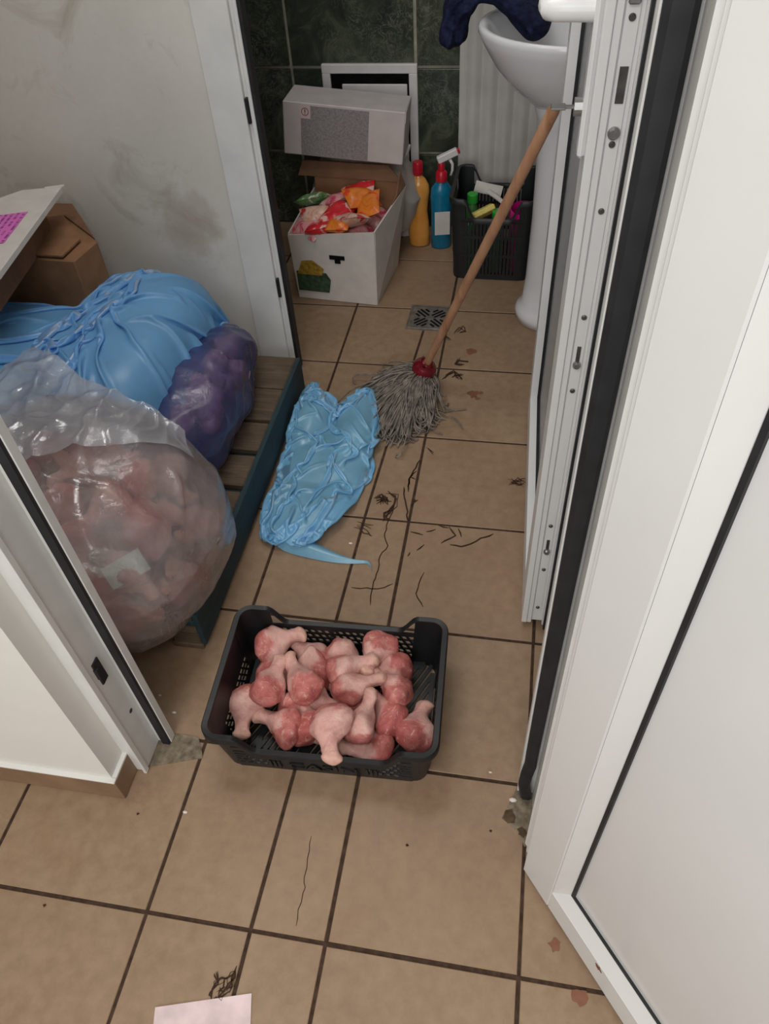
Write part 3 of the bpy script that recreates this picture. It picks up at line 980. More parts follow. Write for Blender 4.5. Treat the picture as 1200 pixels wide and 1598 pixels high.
def build_crate(name, mat, wb_, db_, wt, dt, hear, hmid, ear, style):
    root = empty(name)
    # rim path with height profile
    P = rounded_rect(wt, dt, .032, 6)
    path = []
    n = len(P)
    for i in range(n):
        a, c = P[i], P[(i + 1) % n]
        L = math.hypot(c[0] - a[0], c[1] - a[1])
        m = max(1, int(L / .008))
        for s in range(m):
            path.append((a[0] + (c[0] - a[0]) * s / m, a[1] + (c[1] - a[1]) * s / m))

    def rimh(x, y):
        if abs(abs(y) - dt / 2) < .02 or style == 'tall':
            u = wt / 2 - abs(x)
        else:
            u = 0
        if style == 'tall' and abs(abs(y) - dt / 2) >= .02:
            u = 0
        f = min(max((u - ear) / .042, 0), 1)
        f = f * f * (3 - 2 * f)
        return hear + (hmid - hear) * f
    rb = B()
    rings = []
    for (x, y) in path:
        hh = rimh(x, y)
        # outward normal of a rounded rectangle
        qx = max(abs(x) - (wt / 2 - .032), 0) * (1 if x > 0 else -1)
        qy = max(abs(y) - (dt / 2 - .032), 0) * (1 if y > 0 else -1)
        nn = Vector((qx, qy)).normalized()
        prof = [(-.010, -.004), (-.009, 0.0), (.001, .0015), (.0035, -.002), (.0035, -.016), (.0005, -.016), (0, -.004)]
        rings.append([rb.bm.verts.new((x + nn.x * a, y + nn.y * a, hh + c)) for a, c in prof])
    m = len(rings)
    for i in range(m):
        j = (i + 1) % m
        for k in range(7):
            l = (k + 1) % 7
            rb.bm.faces.new((rings[i][k], rings[j][k], rings[j][l], rings[i][l]))
    rb.done('rim', mat, root, smooth=True, angle=40)
    # corner shells (solid, rounded, from floor to rim), following the taper
    Pb = rounded_rect(wb_ - .006, db_ - .006, .028, 6)
    Pt = rounded_rect(wt - .006, dt - .006, .032, 6)
    for c in range(4):
        cb = B()
        idx = list(range(c * 7, c * 7 + 7))
        # extend onto the flat walls
        ext = .030 if style != 'tall' else .02

        def strip(Pl):
            pl = [Pl[i] for i in idx]
            d0 = Vector(pl[0]) - Vector(pl[1])
            d1_ = Vector(pl[-1]) - Vector(pl[-2])
            # straighten the extension along the walls
            if abs(d0.x) > abs(d0.y):
                d0 = Vector((math.copysign(1, d0.x), 0))
            else:
                d0 = Vector((0, math.copysign(1, d0.y)))
            if abs(d1_.x) > abs(d1_.y):
                d1_ = Vector((math.copysign(1, d1_.x), 0))
            else:
                d1_ = Vector((0, math.copysign(1, d1_.y)))
            a = Vector(pl[0]) + d0 * ext
            z = Vector(pl[-1]) + d1_ * ext
            return [tuple(a)] + pl + [tuple(z)]
        lo, hi = strip(Pb), strip(Pt)
        th = .0032
        rows = []
        for (bx_, by_), (tx, ty) in zip(lo, hi):
            top = rimh(tx, ty) - .002
            sc = 1 - th / (wt / 2)
            rows.append([cb.bm.verts.new((bx_, by_, 0)), cb.bm.verts.new((bx_ + (tx - bx_) * top / hear, by_ + (ty - by_) * top / hear, top)),
                         cb.bm.verts.new((bx_ * sc, by_ * sc, 0)), cb.bm.verts.new(((bx_ + (tx - bx_) * top / hear) * sc, (by_ + (ty - by_) * top / hear) * sc, top))])
        for i in range(len(rows) - 1):
            a, d = rows[i], rows[i + 1]
            cb.bm.faces.new((a[0], d[0], d[1], a[1]))
            cb.bm.faces.new((a[2], a[3], d[3], d[2]))
            cb.bm.faces.new((a[1], d[1], d[3], a[3]))
            cb.bm.faces.new((a[0], a[2], d[2], d[0]))
        for a in (rows[0], rows[-1]):
            cb.bm.faces.new((a[0], a[1], a[3], a[2]))
        cb.done('corner_post', mat, root, smooth=True, angle=35)
    # four pierced walls
    for side in range(4):
        long_ = side % 2 == 0
        W_b, W_t = (wb_, wt) if long_ else (db_, dt)
        off_b, off_t = (db_ / 2, dt / 2) if long_ else (wb_ / 2, wt / 2)
        a = [math.pi, math.pi / 2, 0, -math.pi / 2][side]   # side 0 = front (-y)
        lean = math.atan2(off_t - off_b, hear)
        hm = hmid if (long_ or style == 'tall') else hear
        hwall = hm / math.cos(lean) - .004
        # local wall frame: u right, v up the wall, n outward
        base_m = rz({0: 0, 1: math.pi / 2, 2: math.pi, 3: -math.pi / 2}[side]) @ Matrix.Translation((0, -off_b + .003, 0)) @ Matrix.Rotation(lean, 4, 'X')
        wbm = B()

        def bar(u0, v0, u1, v1, w, d=.003, dn=0.0):
            du, dv = u1 - u0, v1 - v0
            L = math.hypot(du, dv)
            mt = base_m @ Matrix.Translation(((u0 + u1) / 2, -dn, (v0 + v1) / 2)) @ Matrix.Rotation(-math.atan2(dv, du), 4, 'Y')
            wbm.box(-L / 2, L / 2, -d / 2, d / 2, -w / 2, w / 2, mtx=mt)
        half = W_b / 2 - .045
        bar(-half - .012, .011, half + .012, .011, .022)           # bottom band
        if style == 'low':
            bar(-half - .012, hwall - .004, half + .012, hwall - .004, .012)
            rows_ = 3 if not long_ else 5
            v0, v1 = .022, hwall - .008
            if not long_:
                v1 = .062
                bar(-half - .012, (v1 + hwall) / 2, half + .012, (v1 + hwall) / 2, hwall - v1)
            for r_ in range(1, rows_):
                v = v0 + (v1 - v0) * r_ / rows_
                bar(-half - .012, v, half + .012, v, .0042)
            step = .0155
            k = -half - .012
            i = 0
            while k < half + .012:
                wid = .0048
                u2 = k + (v1 - v0) * .55
                if u2 < half + .014:
                    bar(k, v0, u2, v1, wid)
                k += step
                i += 1
            if long_:
                # plain panel with raised bars left and right of the lettering
                bar(-.085, .034, .085, .034, .040, .0035, .0)
                for sx in (-1, 1):
                    for q in range(3):
                        bar(sx * (.088 + .009 * q), .018, sx * (.088 + .009 * q), .055, .0045, .006, .002)
        else:
            bar(-half - .012, hwall - .004, half + .012, hwall - .004, .014)
            bands = [.095, .165]
            for v in bands:
                bar(-half - .012, v, half + .012, v, .012, .004)
            k = -half - .008
            while k < half + .012:
                bar(k, .02, k, hwall - .006, .0090)
                k += .0125
        wbm.done('wall_panel', mat, root)
        if style == 'tall' and False:
            pass
    # pierced floor
    fb = B()
    fz = .010
    fb.box(-wb_ / 2 + .03, wb_ / 2 - .03, -db_ / 2 + .004, -db_ / 2 + .022, fz - .003, fz)
    fb.box(-wb_ / 2 + .03, wb_ / 2 - .03, db_ / 2 - .022, db_ / 2 - .004, fz - .003, fz)
    for x in np.linspace(-wb_ / 2 + .012, wb_ / 2 - .012, 9):
        q_ = .03 if abs(x) > wb_ / 2 - .03 else .006
        fb.box(x - .005, x + .005, -db_ / 2 + q_, db_ / 2 - q_, fz - .004, fz)
    y = -db_ / 2 + .03
    k = -wb_ / 2 - db_ * .3
    while k < wb_ / 2:
        x0, x1 = k, k + db_ * .5
        ya, yb = -db_ / 2 + .01, db_ / 2 - .01
        # clip the slanted bar to the floor width
        f0 = max(0, (-wb_ / 2 + .014 - x0) / (x1 - x0))
        f1 = min(1, (wb_ / 2 - .014 - x0) / (x1 - x0))
        if f1 - f0 > .05:
            xa, xb = x0 + (x1 - x0) * f0, x0 + (x1 - x0) * f1
            yaa, ybb = ya + (yb - ya) * f0, ya + (yb - ya) * f1
            L = math.hypot(xb - xa, ybb - yaa)
            mt = Matrix.Translation(((xa + xb) / 2, (yaa + ybb) / 2, 0)) @ rz(math.atan2(ybb - yaa, xb - xa))
            fb.box(-L / 2, L / 2, -.0042, .0042, fz - .0035, fz - .0005, mtx=mt)
        k += .0145
    fb.done('crate_floor', mat, root)
    return root


crate = build_crate('plastic_crate', M['blackplastic'], .418, .275, .452, .308, .150, .104, .062, 'low')
crate.location = (-.4065, .437, 0)
crate.rotation_euler = (0, 0, math.radians(2.6))
tag(crate, 'low black plastic crate holding raw drumsticks, standing in the doorway', 'crate')


def text_mesh(s, size, ext):
    cu = bpy.data.curves.new('txt', 'FONT')
    cu.body = s
    cu.size = size
    cu.extrude = ext
    cu.align_x = 'CENTER'
    cu.align_y = 'CENTER'
    to = bpy.data.objects.new('txt', cu)
    COL.objects.link(to)
    dg = bpy.context.evaluated_depsgraph_get()
    me = bpy.data.meshes.new_from_object(to.evaluated_get(dg))
    bpy.data.objects.remove(to)
    return me


for sy, rotz in ((-1, 0), (1, math.pi)):
    tm = link('raised_lettering', text_mesh('CASIN', .040, .0022), M['blackplastic'], crate)
    lean = math.atan2((.308 - .275) / 2, .150)
    tm.matrix_local = rz(rotz) @ Matrix.Translation((0, -.275 / 2 + .003, 0)) @ Matrix.Rotation(lean, 4, 'X') @ Matrix.Translation((0, -.0025, .034)) @ Matrix.Rotation(math.pi / 2, 4, 'X') @ Matrix.Scale(1.25, 4, (1, 0, 0))


# ---- drumsticks
def drum_mesh(seed):
    rg = random.Random(seed)
    nr, ns = 44, 26
    tt = np.linspace(0, 1, nr)
    kt = [0, .03, .08, .15, .23, .32, .43, .55, .68, .80, .90, .96, 1.0]
    kr = [.003, .0115, .0142, .0132, .0104, .0116, .0180, .0262, .0312, .0312, .0258, .0175, .004]
    rad = np.interp(tt, kt, kr)
    # smooth the profile
    for _ in range(2):
        rad[1:-1] = (rad[:-2] + 2 * rad[1:-1] + rad[2:]) / 4
    L = .125
    bendx, bendy = rg.uniform(-.008, .008), rg.uniform(-.008, .008)
    sx, sy = rg.uniform(.98, 1.15), rg.uniform(.84, .98)
    ph = rg.uniform(0, 6.28)
    edge0 = rg.uniform(.52, .78)
    amp = rg.uniform(.06, .16)
    V, sk, al = [], [], []
    for i, t in enumerate(tt):
        for k in range(ns):
            a = 2 * math.pi * k / ns
            edge = edge0 + amp * math.sin(a + ph) + .05 * math.sin(3 * a + ph * 2) + .03 * math.sin(5 * a + 1) + .015 * math.sin(9 * a + ph)
            s = 1 / (1 + math.exp((t - edge) / .012))
            r = rad[i]
            lump = 1 + .10 * math.sin(2 * a + 7 * t + ph * 2) * min(1, max(0, (t - .3) / .2)) + .06 * math.sin(3 * a + 9 * t + ph) + .04 * math.sin(5 * a - 16 * t + ph)
            # split condyle on the knuckle end, ragged cut on the meat end
            if t < .12:
                lump *= 1 + .12 * math.cos(2 * a + ph)
            if t > .8:
                lump *= 1 + .16 * math.sin(4 * a + ph * 3) * (t - .8) / .2
            r = r * lump + s * .0016 * (1 if t > .2 else .3)
            if abs(t - edge) < .03 and t > .4:
                r += .0016 * (1 - abs(t - edge) / .03)
            V.append((r * sx * math.cos(a) + bendx * math.sin(math.pi * t), r * sy * math.sin(a) + bendy * math.sin(math.pi * t), t * L))
            sk.append(s)
            al.append(t)
    F = []
    for i in range(nr - 1):
        for k in range(ns):
            j = (k + 1) % ns
            F.append((i * ns + k, i * ns + j, (i + 1) * ns + j, (i + 1) * ns + k))
    F.append(tuple(range(ns))[::-1])
    F.append(tuple((nr - 1) * ns + k for k in range(ns)))
    me = bpy.data.meshes.new('drumstick')
    me.from_pydata(V, [], F)
    me.update()
    for nm, arr in (('skin', sk), ('along', al)):
        at = me.attributes.new(nm, 'FLOAT', 'POINT')
        at.data.foreach_set('value', np.asarray(arr, np.float32))
    me.materials.append(M['chicken'])
    for pl in me.polygons:
        pl.use_smooth = True
    return me


DM = [drum_mesh(s) for s in (2, 5, 9, 13, 17, 22, 31, 37)]


def place_drum(name, me, knuckle, meat, label, group, roll, length=None, fat=1.0):
    k, m = Vector(knuckle), Vector(meat)
    d = (m - k)
    L = length or max(d.length, .116)
    dirn = d.normalized()
    mid = (k + m) / 2
    k = mid - dirn * L / 2
    q = dirn.to_track_quat('Z', 'Y').to_matrix().to_4x4()
    o = link(name, me, None)
    s = L / .125
    sq = 1 + .12 * math.sin(roll * 7.3 + L * 900)
    o.matrix_world = Matrix.Translation(k) @ q @ rz(roll) @ Matrix.Diagonal((s * fat * sq, s * fat / sq, s, 1))
    tag(o, label, 'drumstick', group)
    return o


HID = 'raw chicken drumstick mostly buried at the bottom of the pile in the black crate'
DRUM = [
    ((-0.595, 0.510, .075), (-0.491, 0.562, .098), 'drumstick at the back left of the crate, knuckle pointing right to the rear wall'),
    ((-0.588, 0.439, .066), (-0.578, 0.330, .040), 'drumstick hanging down along the left wall of the crate'),
    ((-0.546, 0.385, .090), (-0.522, 0.494, .108), 'red meaty drumstick at the left with its knuckle pointing to the rear'),
    ((-0.435, 0.409, .098), (-0.518, 0.500, .106), 'pale skinned drumstick on top of the pile left of its middle'),
    ((-0.435, 0.500, .066), (-0.528, 0.463, .055), 'pink drumstick lying behind the top left drumsticks'),
    ((-0.463, 0.338, .062), (-0.559, 0.378, .054), 'pale drumstick with large skin flap at the front left of the crate'),
    ((-0.428, 0.340, .066), (-0.479, 0.439, .045), 'orange pink meaty drumstick end against the front wall, left of middle'),
    ((-0.412, 0.474, .082), (-0.335, 0.515, .094), 'drumstick in the middle rear with a bare pink meat end'),
    ((-0.388, 0.395, .110), (-0.366, 0.272, .112), 'drumstick on top with its knuckle hanging over the front rim'),
    ((-0.348, 0.340, .072), (-0.322, 0.443, .108), 'slanting drumstick right of the one over the rim, knuckle up'),
    ((-0.410, 0.435, .080), (-0.300, 0.482, .098), 'creamy skinned drumstick across the middle of the pile'),
    ((-0.320, 0.592, .080), (-0.347, 0.485, .086), 'drumstick standing against the rear wall of the crate'),
    ((-0.262, 0.535, .050), (-0.356, 0.505, .056), 'drumstick with a white bone end at the rear right'),
    ((-0.258, 0.438, .075), (-0.340, 0.505, .072), 'fat pink drumstick bulging at the right side of the pile'),
    ((-0.272, 0.388, .046), (-0.336, 0.455, .058), 'dark red drumstick low on the right of the pile'),
    ((-0.232, 0.355, .042), (-0.216, 0.464, .040), 'lone drumstick lying apart along the right wall of the crate'),
    ((-0.285, 0.362, .040), (-0.365, 0.350, .040), 'small drumstick end at the front right under the slanting one'),
    ((-0.452, 0.520, .052), (-0.518, 0.556, .070), 'drumstick tucked behind the pile with its knuckle under the back left one'),
    ((-0.425, 0.552, .060), (-0.360, 0.498, .070), 'pink drumstick near the middle of the rear wall'),
    ((-0.575, 0.469, .040), (-0.497, 0.510, .040), HID),
    ((-0.300, 0.420, .040), (-0.228, 0.400, .032), HID),
    ((-0.390, 0.372, .042), (-0.470, 0.352, .040), HID),
    ((-0.515, 0.416, .040), (-0.420, 0.380, .042), HID),
    ((-0.345, 0.430, .042), (-0.430, 0.490, .042), HID),
    ((-0.47, 0.45, .045), (-0.40, 0.43, .045), HID),
]
rd = random.Random(11)
for i, (me_, kn, lab) in enumerate(DRUM):
    place_drum('chicken_drumstick', DM[i % len(DM)], kn, me_, lab, 'drumsticks in the black crate', rd.uniform(0, 6.28), fat=rd.uniform(1.10, 1.28))

# ---- pallet under the bags
pal = empty('wooden_pallet', (-1.2, 1.0, 0))
tag(pal, 'weathered wooden pallet with teal painted edges under the bags', 'pallet')
PT = .132
px0, px1, py0, py1 = -1.72, -.742, .548, 1.50


def pbox(nm, mt, *a, bev=.003):
    return world_child(B().box(*a, bev=bev).done(nm, M[mt]), pal)


bys = [(py0, py0 + .12), (.690, .800), (.822, .932), (.954, 1.064), (1.086, 1.196), (1.210, 1.345), (1.350, py1)]
for y0, y1 in bys:
    pbox('top_board', 'palletwood', px0, px1 - .004, y0, y1, PT - .02, PT)
for x in (px0, -1.25, px1 - .075):
    for y0, y1 in ((py0, py0 + .10), (.98, 1.08), (py1 - .1, py1)):
        pbox('block', 'palletwood', x + .004, x + .070, y0 + .004, y1 - .004, .02, PT - .0405)
    pbox('stringer_board', 'teal', x, x + .075, py0, py1, PT - .0405, PT - .0205)
    pbox('bottom_board', 'palletwood', x, x + .075, py0, py1, .001, .0198)
pbox('side_board', 'teal', px1 - .0035, px1 + .010, py0 + .004, py1, .021, PT - .001, bev=.001)

# ---- boxes at the far left
bc = empty('cardboard_box', (-1.42, 1.46, PT))
tag(bc, 'brown cardboard box with loose flaps behind the blue sheet', 'box')
bh_ = .402
fp = [(-.23, -.13), (.195, -.155), (.212, -.05), (.05, .145), (-.23, .148)]
b = B()
b.prism(fp, 0, bh_)
bmesh.ops.bevel(b.bm, geom=[e for e in b.bm.edges], offset=.003, segments=1, affect='EDGES', profile=.5)
b.done('box_body', M['card'], bc)
B().prism([(-.23, .02), (.06, .075), (.205, -.045), (.052, .143), (-.23, .147)], bh_ + .0005, bh_ + .006).done('flap', M['carddark'], bc)
B().prism([(-.23, -.13), (.165, -.15), (.172, -.06), (.06, .070), (-.23, .030)], bh_ + .0062, bh_ + .011).done('flap', M['card'], bc)
wc = empty('white_carton_box', (-1.228, 1.03, .655), (math.radians(-2), math.radians(-4), math.radians(10)))
tag(wc, 'white carton with a pink printed label on top of the cardboard box', 'box')
# local: origin at the near right top corner, +y towards the back, -x to the left
B().prism([(0, 0), (0, .475), (-.115, .485), (-.42, .27), (-.42, 0)], -.012, 0).done('carton_lid', M['carton'], wc)
B().prism([(-.060, .02), (-.060, .44), (-.13, .45), (-.41, .25), (-.41, .02)], -.105, -.012).done('carton_body', M['carddark'], wc)  # darker card puts the shade of the gap under the lid into the colour
B().box(-.05, .004, .472, .484, -.003, .001).done('lid_edge', M['carton'], wc)
lb = B().box(-.09, .09, -.085, .085, 0, .0008).done('printed_label', M['pinklabel'], wc)
lb.location = (-.135, .245, .0006)
lb.rotation_euler = (0, 0, math.radians(0))


# ---- cloth-like bags
def ground(X):
    over = (X[:, 0] < px1 + .012) & (X[:, 1] > py0 - .002)
    return np.where(over, PT + .003, .003)


def sub(o, lv=1):
    m = o.modifiers.new('sub', 'SUBSURF')
    m.levels = lv
    m.render_levels = lv
    return o


# ---- film sculpting: crests along given lines plus ridged noise
def polydist(X, line):
    best = np.full(len(X), 1e9)
    L = np.array(line, float)
    for i in range(len(L) - 1):
        a, d = L[i], L[i + 1] - L[i]
        t = np.clip(((X - a) @ d) / max(1e-9, d @ d), 0, 1)
        best = np.minimum(best, np.linalg.norm(X - a - t[:, None] * d, axis=1))
    return best


def ridged(X, scale, seed, warp=.35):
    W = X + np.stack([vnoise(X, scale * .5, seed + 10 + k) for k in range(X.shape[1])], 1) * warp / scale
    return (1 - np.minimum(1, np.abs(vnoise(W, scale, seed)) * 1.5)) ** 1.5


def film_bag(c, r, p, nu, nv, deform=None, keep=None):
    """superellipsoid with its poles at the left and right ends; returns verts, normals, faces"""
    u = np.linspace(0, 2 * np.pi, nu, endpoint=False)
    v = np.linspace(-np.pi / 2 + .02, np.pi / 2 - .02, nv)
    U_, V_ = np.meshgrid(u, v, indexing='ij')
    sg = lambda w, e: np.sign(w) * np.abs(w) ** e
    d = np.stack([np.sin(V_), np.cos(V_) * np.cos(U_), np.cos(V_) * np.sin(U_)], -1).reshape(-1, 3)
    e = 2 / p
    q = (np.abs(d) ** e).sum(1) ** (1 / e)
    X = d / q[:, None]
    N = np.sign(X) * np.abs(X) ** (e - 1) / np.array(r)
    N /= np.linalg.norm(N, axis=1, keepdims=True)
    X = np.array(c) + X * np.array(r)
    if deform is not None:
        X = deform(X)
    F = grid_faces(nu, nv, True)
    F.append([i * nv for i in range(nu)])
    F.append([i * nv + nv - 1 for i in range(nu)][::-1])
    return X, N, F


def settle(X):
    X = X.copy()
    gz = ground(X)
    X[:, 2] = np.maximum(X[:, 2], gz)
    return X


# big clear bag with chicken
BA_c, BA_r, BA_p = (-.935, .665, .255), (.235, .25, .235), .75


def ba_deform(X):
    X = X.copy()
    t = np.maximum(0, X[:, 2] - .27)
    X[:, 0] -= .45 * t
    X[:, 1] += .10 * t
    return X


X, N, F = film_bag(BA_c, BA_r, BA_p, 240, 130, ba_deform)
dsp = .007 * ridged(X, 22, 3) + .003 * ridged(X, 60, 5) + .012 * vnoise(X, 14, 8)
for ln, A, w in (([(-1.0, .60, .49), (-.93, .60, .47), (-.86, .62, .45), (-.80, .60, .40)], .012, .008), ([(-.78, .72, .40), (-.755, .66, .36), (-.75, .60, .33)], .012, .008),
                 ([(-1.0, .50, .42), (-.90, .47, .40), (-.84, .47, .37)], .010, .008)):
    dsp += A * np.exp(-polydist(X, ln) / w)
X = settle(X + N * dsp[:, None])
ba = empty('clear_plastic_bag', (BA_c[0], BA_c[1], PT))
tag(ba, 'big clear plastic bag full of raw chicken on the pallet', 'bag')
world_child(pyobj('bag_film', X, F, M['clearfilm']), ba)

# big blue sheet over the goods: cloth gathered along a slanting line, then dropped on the load
LOAD = [((-1.37, 1.075, .21), (.36, .235, .255), .6), ((-1.09, 1.215, .21), (.185, .315, .245), .62)]


def H_load(x, y):
    hh = np.full_like(x, PT + .004)
    for c, r, p in LOAD:
        e = 2 / p
        q = np.abs((x - c[0]) / r[0]) ** e + np.abs((y - c[1]) / r[1]) ** e
        hh = np.maximum(hh, np.where(q < 1, c[2] + r[2] * np.clip(1 - q, 0, 1) ** (1 / e), 0))
    return hh


def blue_sheet():
    nu, nv = 140, 125
    Wd, Ln = 1.18, .94
    u, v = np.linspace(0, 1, nu), np.linspace(0, 1, nv)
    U_, V_ = np.meshgrid(u, v, indexing='ij')
    UV = np.stack([U_.ravel(), V_.ravel()], 1)
    YB = lambda x: np.interp(x, [-1.7, -1.26, -1.12, -.85], [1.295, 1.305, 1.57, 1.575])
    gu = np.interp(u, [0, .37, .67, .90, 1.0], [0, .58, .74, .955, 1.0])
    x = -1.67 + (gu[:, None] + 0 * V_) * (1.67 - .895)
    x = x + .06 * (V_ - .5) * np.exp(-((U_ - .53) / .2) ** 2)
    X = np.stack([x, .86 + V_ * (YB(x) - .86), 0 * x], -1)
    q = UV * np.array([Wd, Ln * .6])
    n1 = (vnoise(q, 30, 13) + .7 * vnoise(q, 60, 15) + .5 * vnoise(UV * np.array([Wd, Ln]), 90, 16)).reshape(nu, nv)
    amp = .012 + .046 * np.exp(-((U_ - .53) / .14) ** 2)
    amp = amp * np.interp(U_, [0, .72, .8, 1], [1, 1, .5, .5])
    X[..., 2] = H_load(X[..., 0], X[..., 1]) + .03 + amp * n1 + .003 * np.random.RandomState(1).normal(size=(nu, nv))
    X[..., 2] -= np.clip((U_ - .88) / .12, 0, 1) * .16

    def collide(X, st):
        np.clip(X[..., 0], -1.71, -.872, out=X[..., 0])
        X[..., 1] = np.clip(X[..., 1], .85, YB(X[..., 0]) + .012)
        h_ = H_load(X[..., 0], X[..., 1])
        con = X[..., 2] < h_
        X[..., 2] = np.maximum(X[..., 2], h_)
        return con
    X = cloth_sim(X, nu, nv, Wd / (nu - 1), Ln / (nv - 1), 100, lambda st: -.0001 if st < 30 else -.0007, collide, kb=.25, mu=.85)
    return X.reshape(-1, 3), grid_faces(nu, nv)


X, F = blue_sheet()
bs = sub(pyobj('blue_plastic_sheet', X, F, M['bluefilm']))
tag(bs, 'large crumpled blue plastic sheet draped over the goods on the pallet', 'plastic sheet')

# empty mouth of the clear bag thrown back over the blue sheet
UP = [(-1.24, .80, .500), (-1.199, .895, .500), (-1.175, .975, .506), (-1.047, .905, .495), (-.938, .862, .482), (-.855, .850, .452), (-.790, .840, .405)]
MID = [(-1.16, .70, .515), (-1.09, .72, .515), (-1.03, .77, .510), (-.955, .80, .500), (-.885, .815, .472), (-.838, .825, .434), (-.782, .815, .386)]
LOW = [(-1.10, .55, .492), (-1.03, .600, .505), (-.960, .640, .505), (-.895, .685, .490), (-.835, .725, .460), (-.795, .765, .425), (-.758, .785, .375)]
ctl = np.array([LOW, MID, UP])
nu, nv = 150, 80
uu = np.linspace(0, 1, nu)
vv = np.linspace(0, 1, nv)
V = np.zeros((nu, nv, 3))
for k in range(3):
    rows = [np.interp(uu, np.linspace(0, 1, 7), ctl[r_, :, k]) for r_ in range(3)]
    for r_ in range(3):      # soften the polyline
        for _ in range(30):
            rows[r_][1:-1] = (rows[r_][:-2] + 2 * rows[r_][1:-1] + rows[r_][2:]) / 4
    a_, b_, c_ = rows
    for j, v_ in enumerate(vv):
        V[:, j, k] = a_ * (1 - v_) ** 2 + 2 * v_ * (1 - v_) * (2 * b_ - .5 * a_ - .5 * c_) + c_ * v_ * v_
V = V.reshape(-1, 3)
V[:, 2] += .016 * ridged(V, 28, 21) + .007 * ridged(V, 70, 23)
V[:, 1] += .010 * vnoise(V, 40, 29)
world_child(pyobj('bag_mouth', V, grid_faces(nu, nv), M['mouthfilm']), ba)

# chicken pieces in the clear bag
rb_ = random.Random(21)
for layer, (fr, num) in enumerate(((.775, 46), (.42, 10))):
    for k in range(num):
        gz = 1 - 2 * (k + .5) / num
        a = k * 2.39996 + layer
        rr_ = math.sqrt(max(0, 1 - gz * gz))
        d = Vector((rr_ * math.cos(a), rr_ * math.sin(a), gz))
        if layer == 0 and (d.x < -.75 or d.y > .8 or (d.y > .3 and d.z < 0)):
            continue
        frr = fr * (.90 if d.z > .2 else 1.0)
        dn = sum(abs(q) ** (2 / BA_p) for q in d) ** (BA_p / 2)
        n_ = Vector((d.x / BA_r[0], d.y / BA_r[1], d.z / BA_r[2])).normalized()
        d = d / dn
        pos = np.array([[BA_c[0] + BA_r[0] * frr * d.x, BA_c[1] + BA_r[1] * frr * d.y, BA_c[2] + BA_r[2] * frr * d.z]])
        pos = Vector(ba_deform(pos)[0])
        if pos.y > py0 - .05:
            pos.z = max(pos.z, PT + .05)
        pos.z = max(pos.z, .05)
        t_ = Vector((rb_.gauss(0, 1), rb_.gauss(0, 1), rb_.gauss(0, .7)))
        t_ = (t_ - n_ * t_.dot(n_)).normalized()
        L = rb_.uniform(.12, .15)
        place_drum('chicken_piece', DM[(k * 3 + layer) % len(DM)], pos - t_ * L / 2, pos + t_ * L / 2,
                   'raw chicken piece packed inside the big clear plastic bag', 'chicken pieces in the clear bag', rb_.uniform(0, 6.28), L, 1.36)
# pale label inside the bag
lm = B().box(-.040, .040, -.024, .024, 0, .0012).done('paper_label', M['paperlabel'])
ln_ = Vector((.42, -.70, .58)).normalized()
lx = Vector((.78, .62, .18))
lx = (lx - ln_ * lx.dot(ln_)).normalized()
ly = ln_.cross(lx)
lm.matrix_world = Matrix.Translation(Vector((-.800, .494, .355)) - ln_ * .004) @ Matrix((lx, ly, ln_)).transposed().to_4x4()
tag(lm, 'pale mint paper label among the chicken in the clear bag', 'label')

# dark blue bag beside it
PB_c, PB_r = (-.885, 1.165, .235), (.098, .27, .125)
X, N, F = film_bag(PB_c, PB_r, .85, 120, 90)
X = settle(X + N * (.012 * vnoise(X, 40, 3) + .006 * ridged(X, 60, 4))[:, None])
bp_ = empty('dark_blue_bag', (PB_c[0], PB_c[1], PT))
tag(bp_, 'narrow dark blue translucent bag of pale lumps beside the clear bag', 'bag')
world_child(pyobj('bag_film', X, F, M['purplefilm']), bp_)
rl = random.Random(6)
lumpm = []
for s in range(3):
    b = B()
    prof = [(.004, -.03), (.018, -.027), (.030, -.014), (.034, 0), (.030, .015), (.018, .027), (.004, .031)]
    b.lathe(prof, 16)
    for v in b.bm.verts:
        q = 1 + .16 * math.sin(90 * v.co.x + s) + .14 * math.sin(110 * v.co.y + 2 * s) + .1 * math.sin(100 * v.co.z)
        v.co *= q
    me = bpy.data.meshes.new('meat_lump')
    bmesh.ops.recalc_face_normals(b.bm, faces=b.bm.faces)
    b.bm.to_mesh(me)
    b.bm.free()
    me.materials.append(M['lump'])
    lumpm.append(me)
for k in range(22):
    yy = PB_c[1] + PB_r[1] * (-.72 + 1.44 * ((k * .618) % 1))
    f = math.sqrt(max(0, 1 - ((yy - PB_c[1]) / PB_r[1]) ** 2))
    a = rl.uniform(-.6, 2.4)
    o = link('meat_lump', lumpm[k % 3], None, smooth=True)
    o.location = (PB_c[0] + PB_r[0] * f * .42 * math.cos(a), yy, max(PT + .04, PB_c[2] + PB_r[2] * f * .48 * math.sin(a)))
    o.rotation_euler = (rl.uniform(0, 6), rl.uniform(0, 6), rl.uniform(0, 6))
    s = rl.uniform(.75, 1.15)
    o.scale = (s, s, s)
    tag(o, 'pale pink lump inside the narrow dark blue bag', 'meat lump', 'lumps in the dark blue bag')

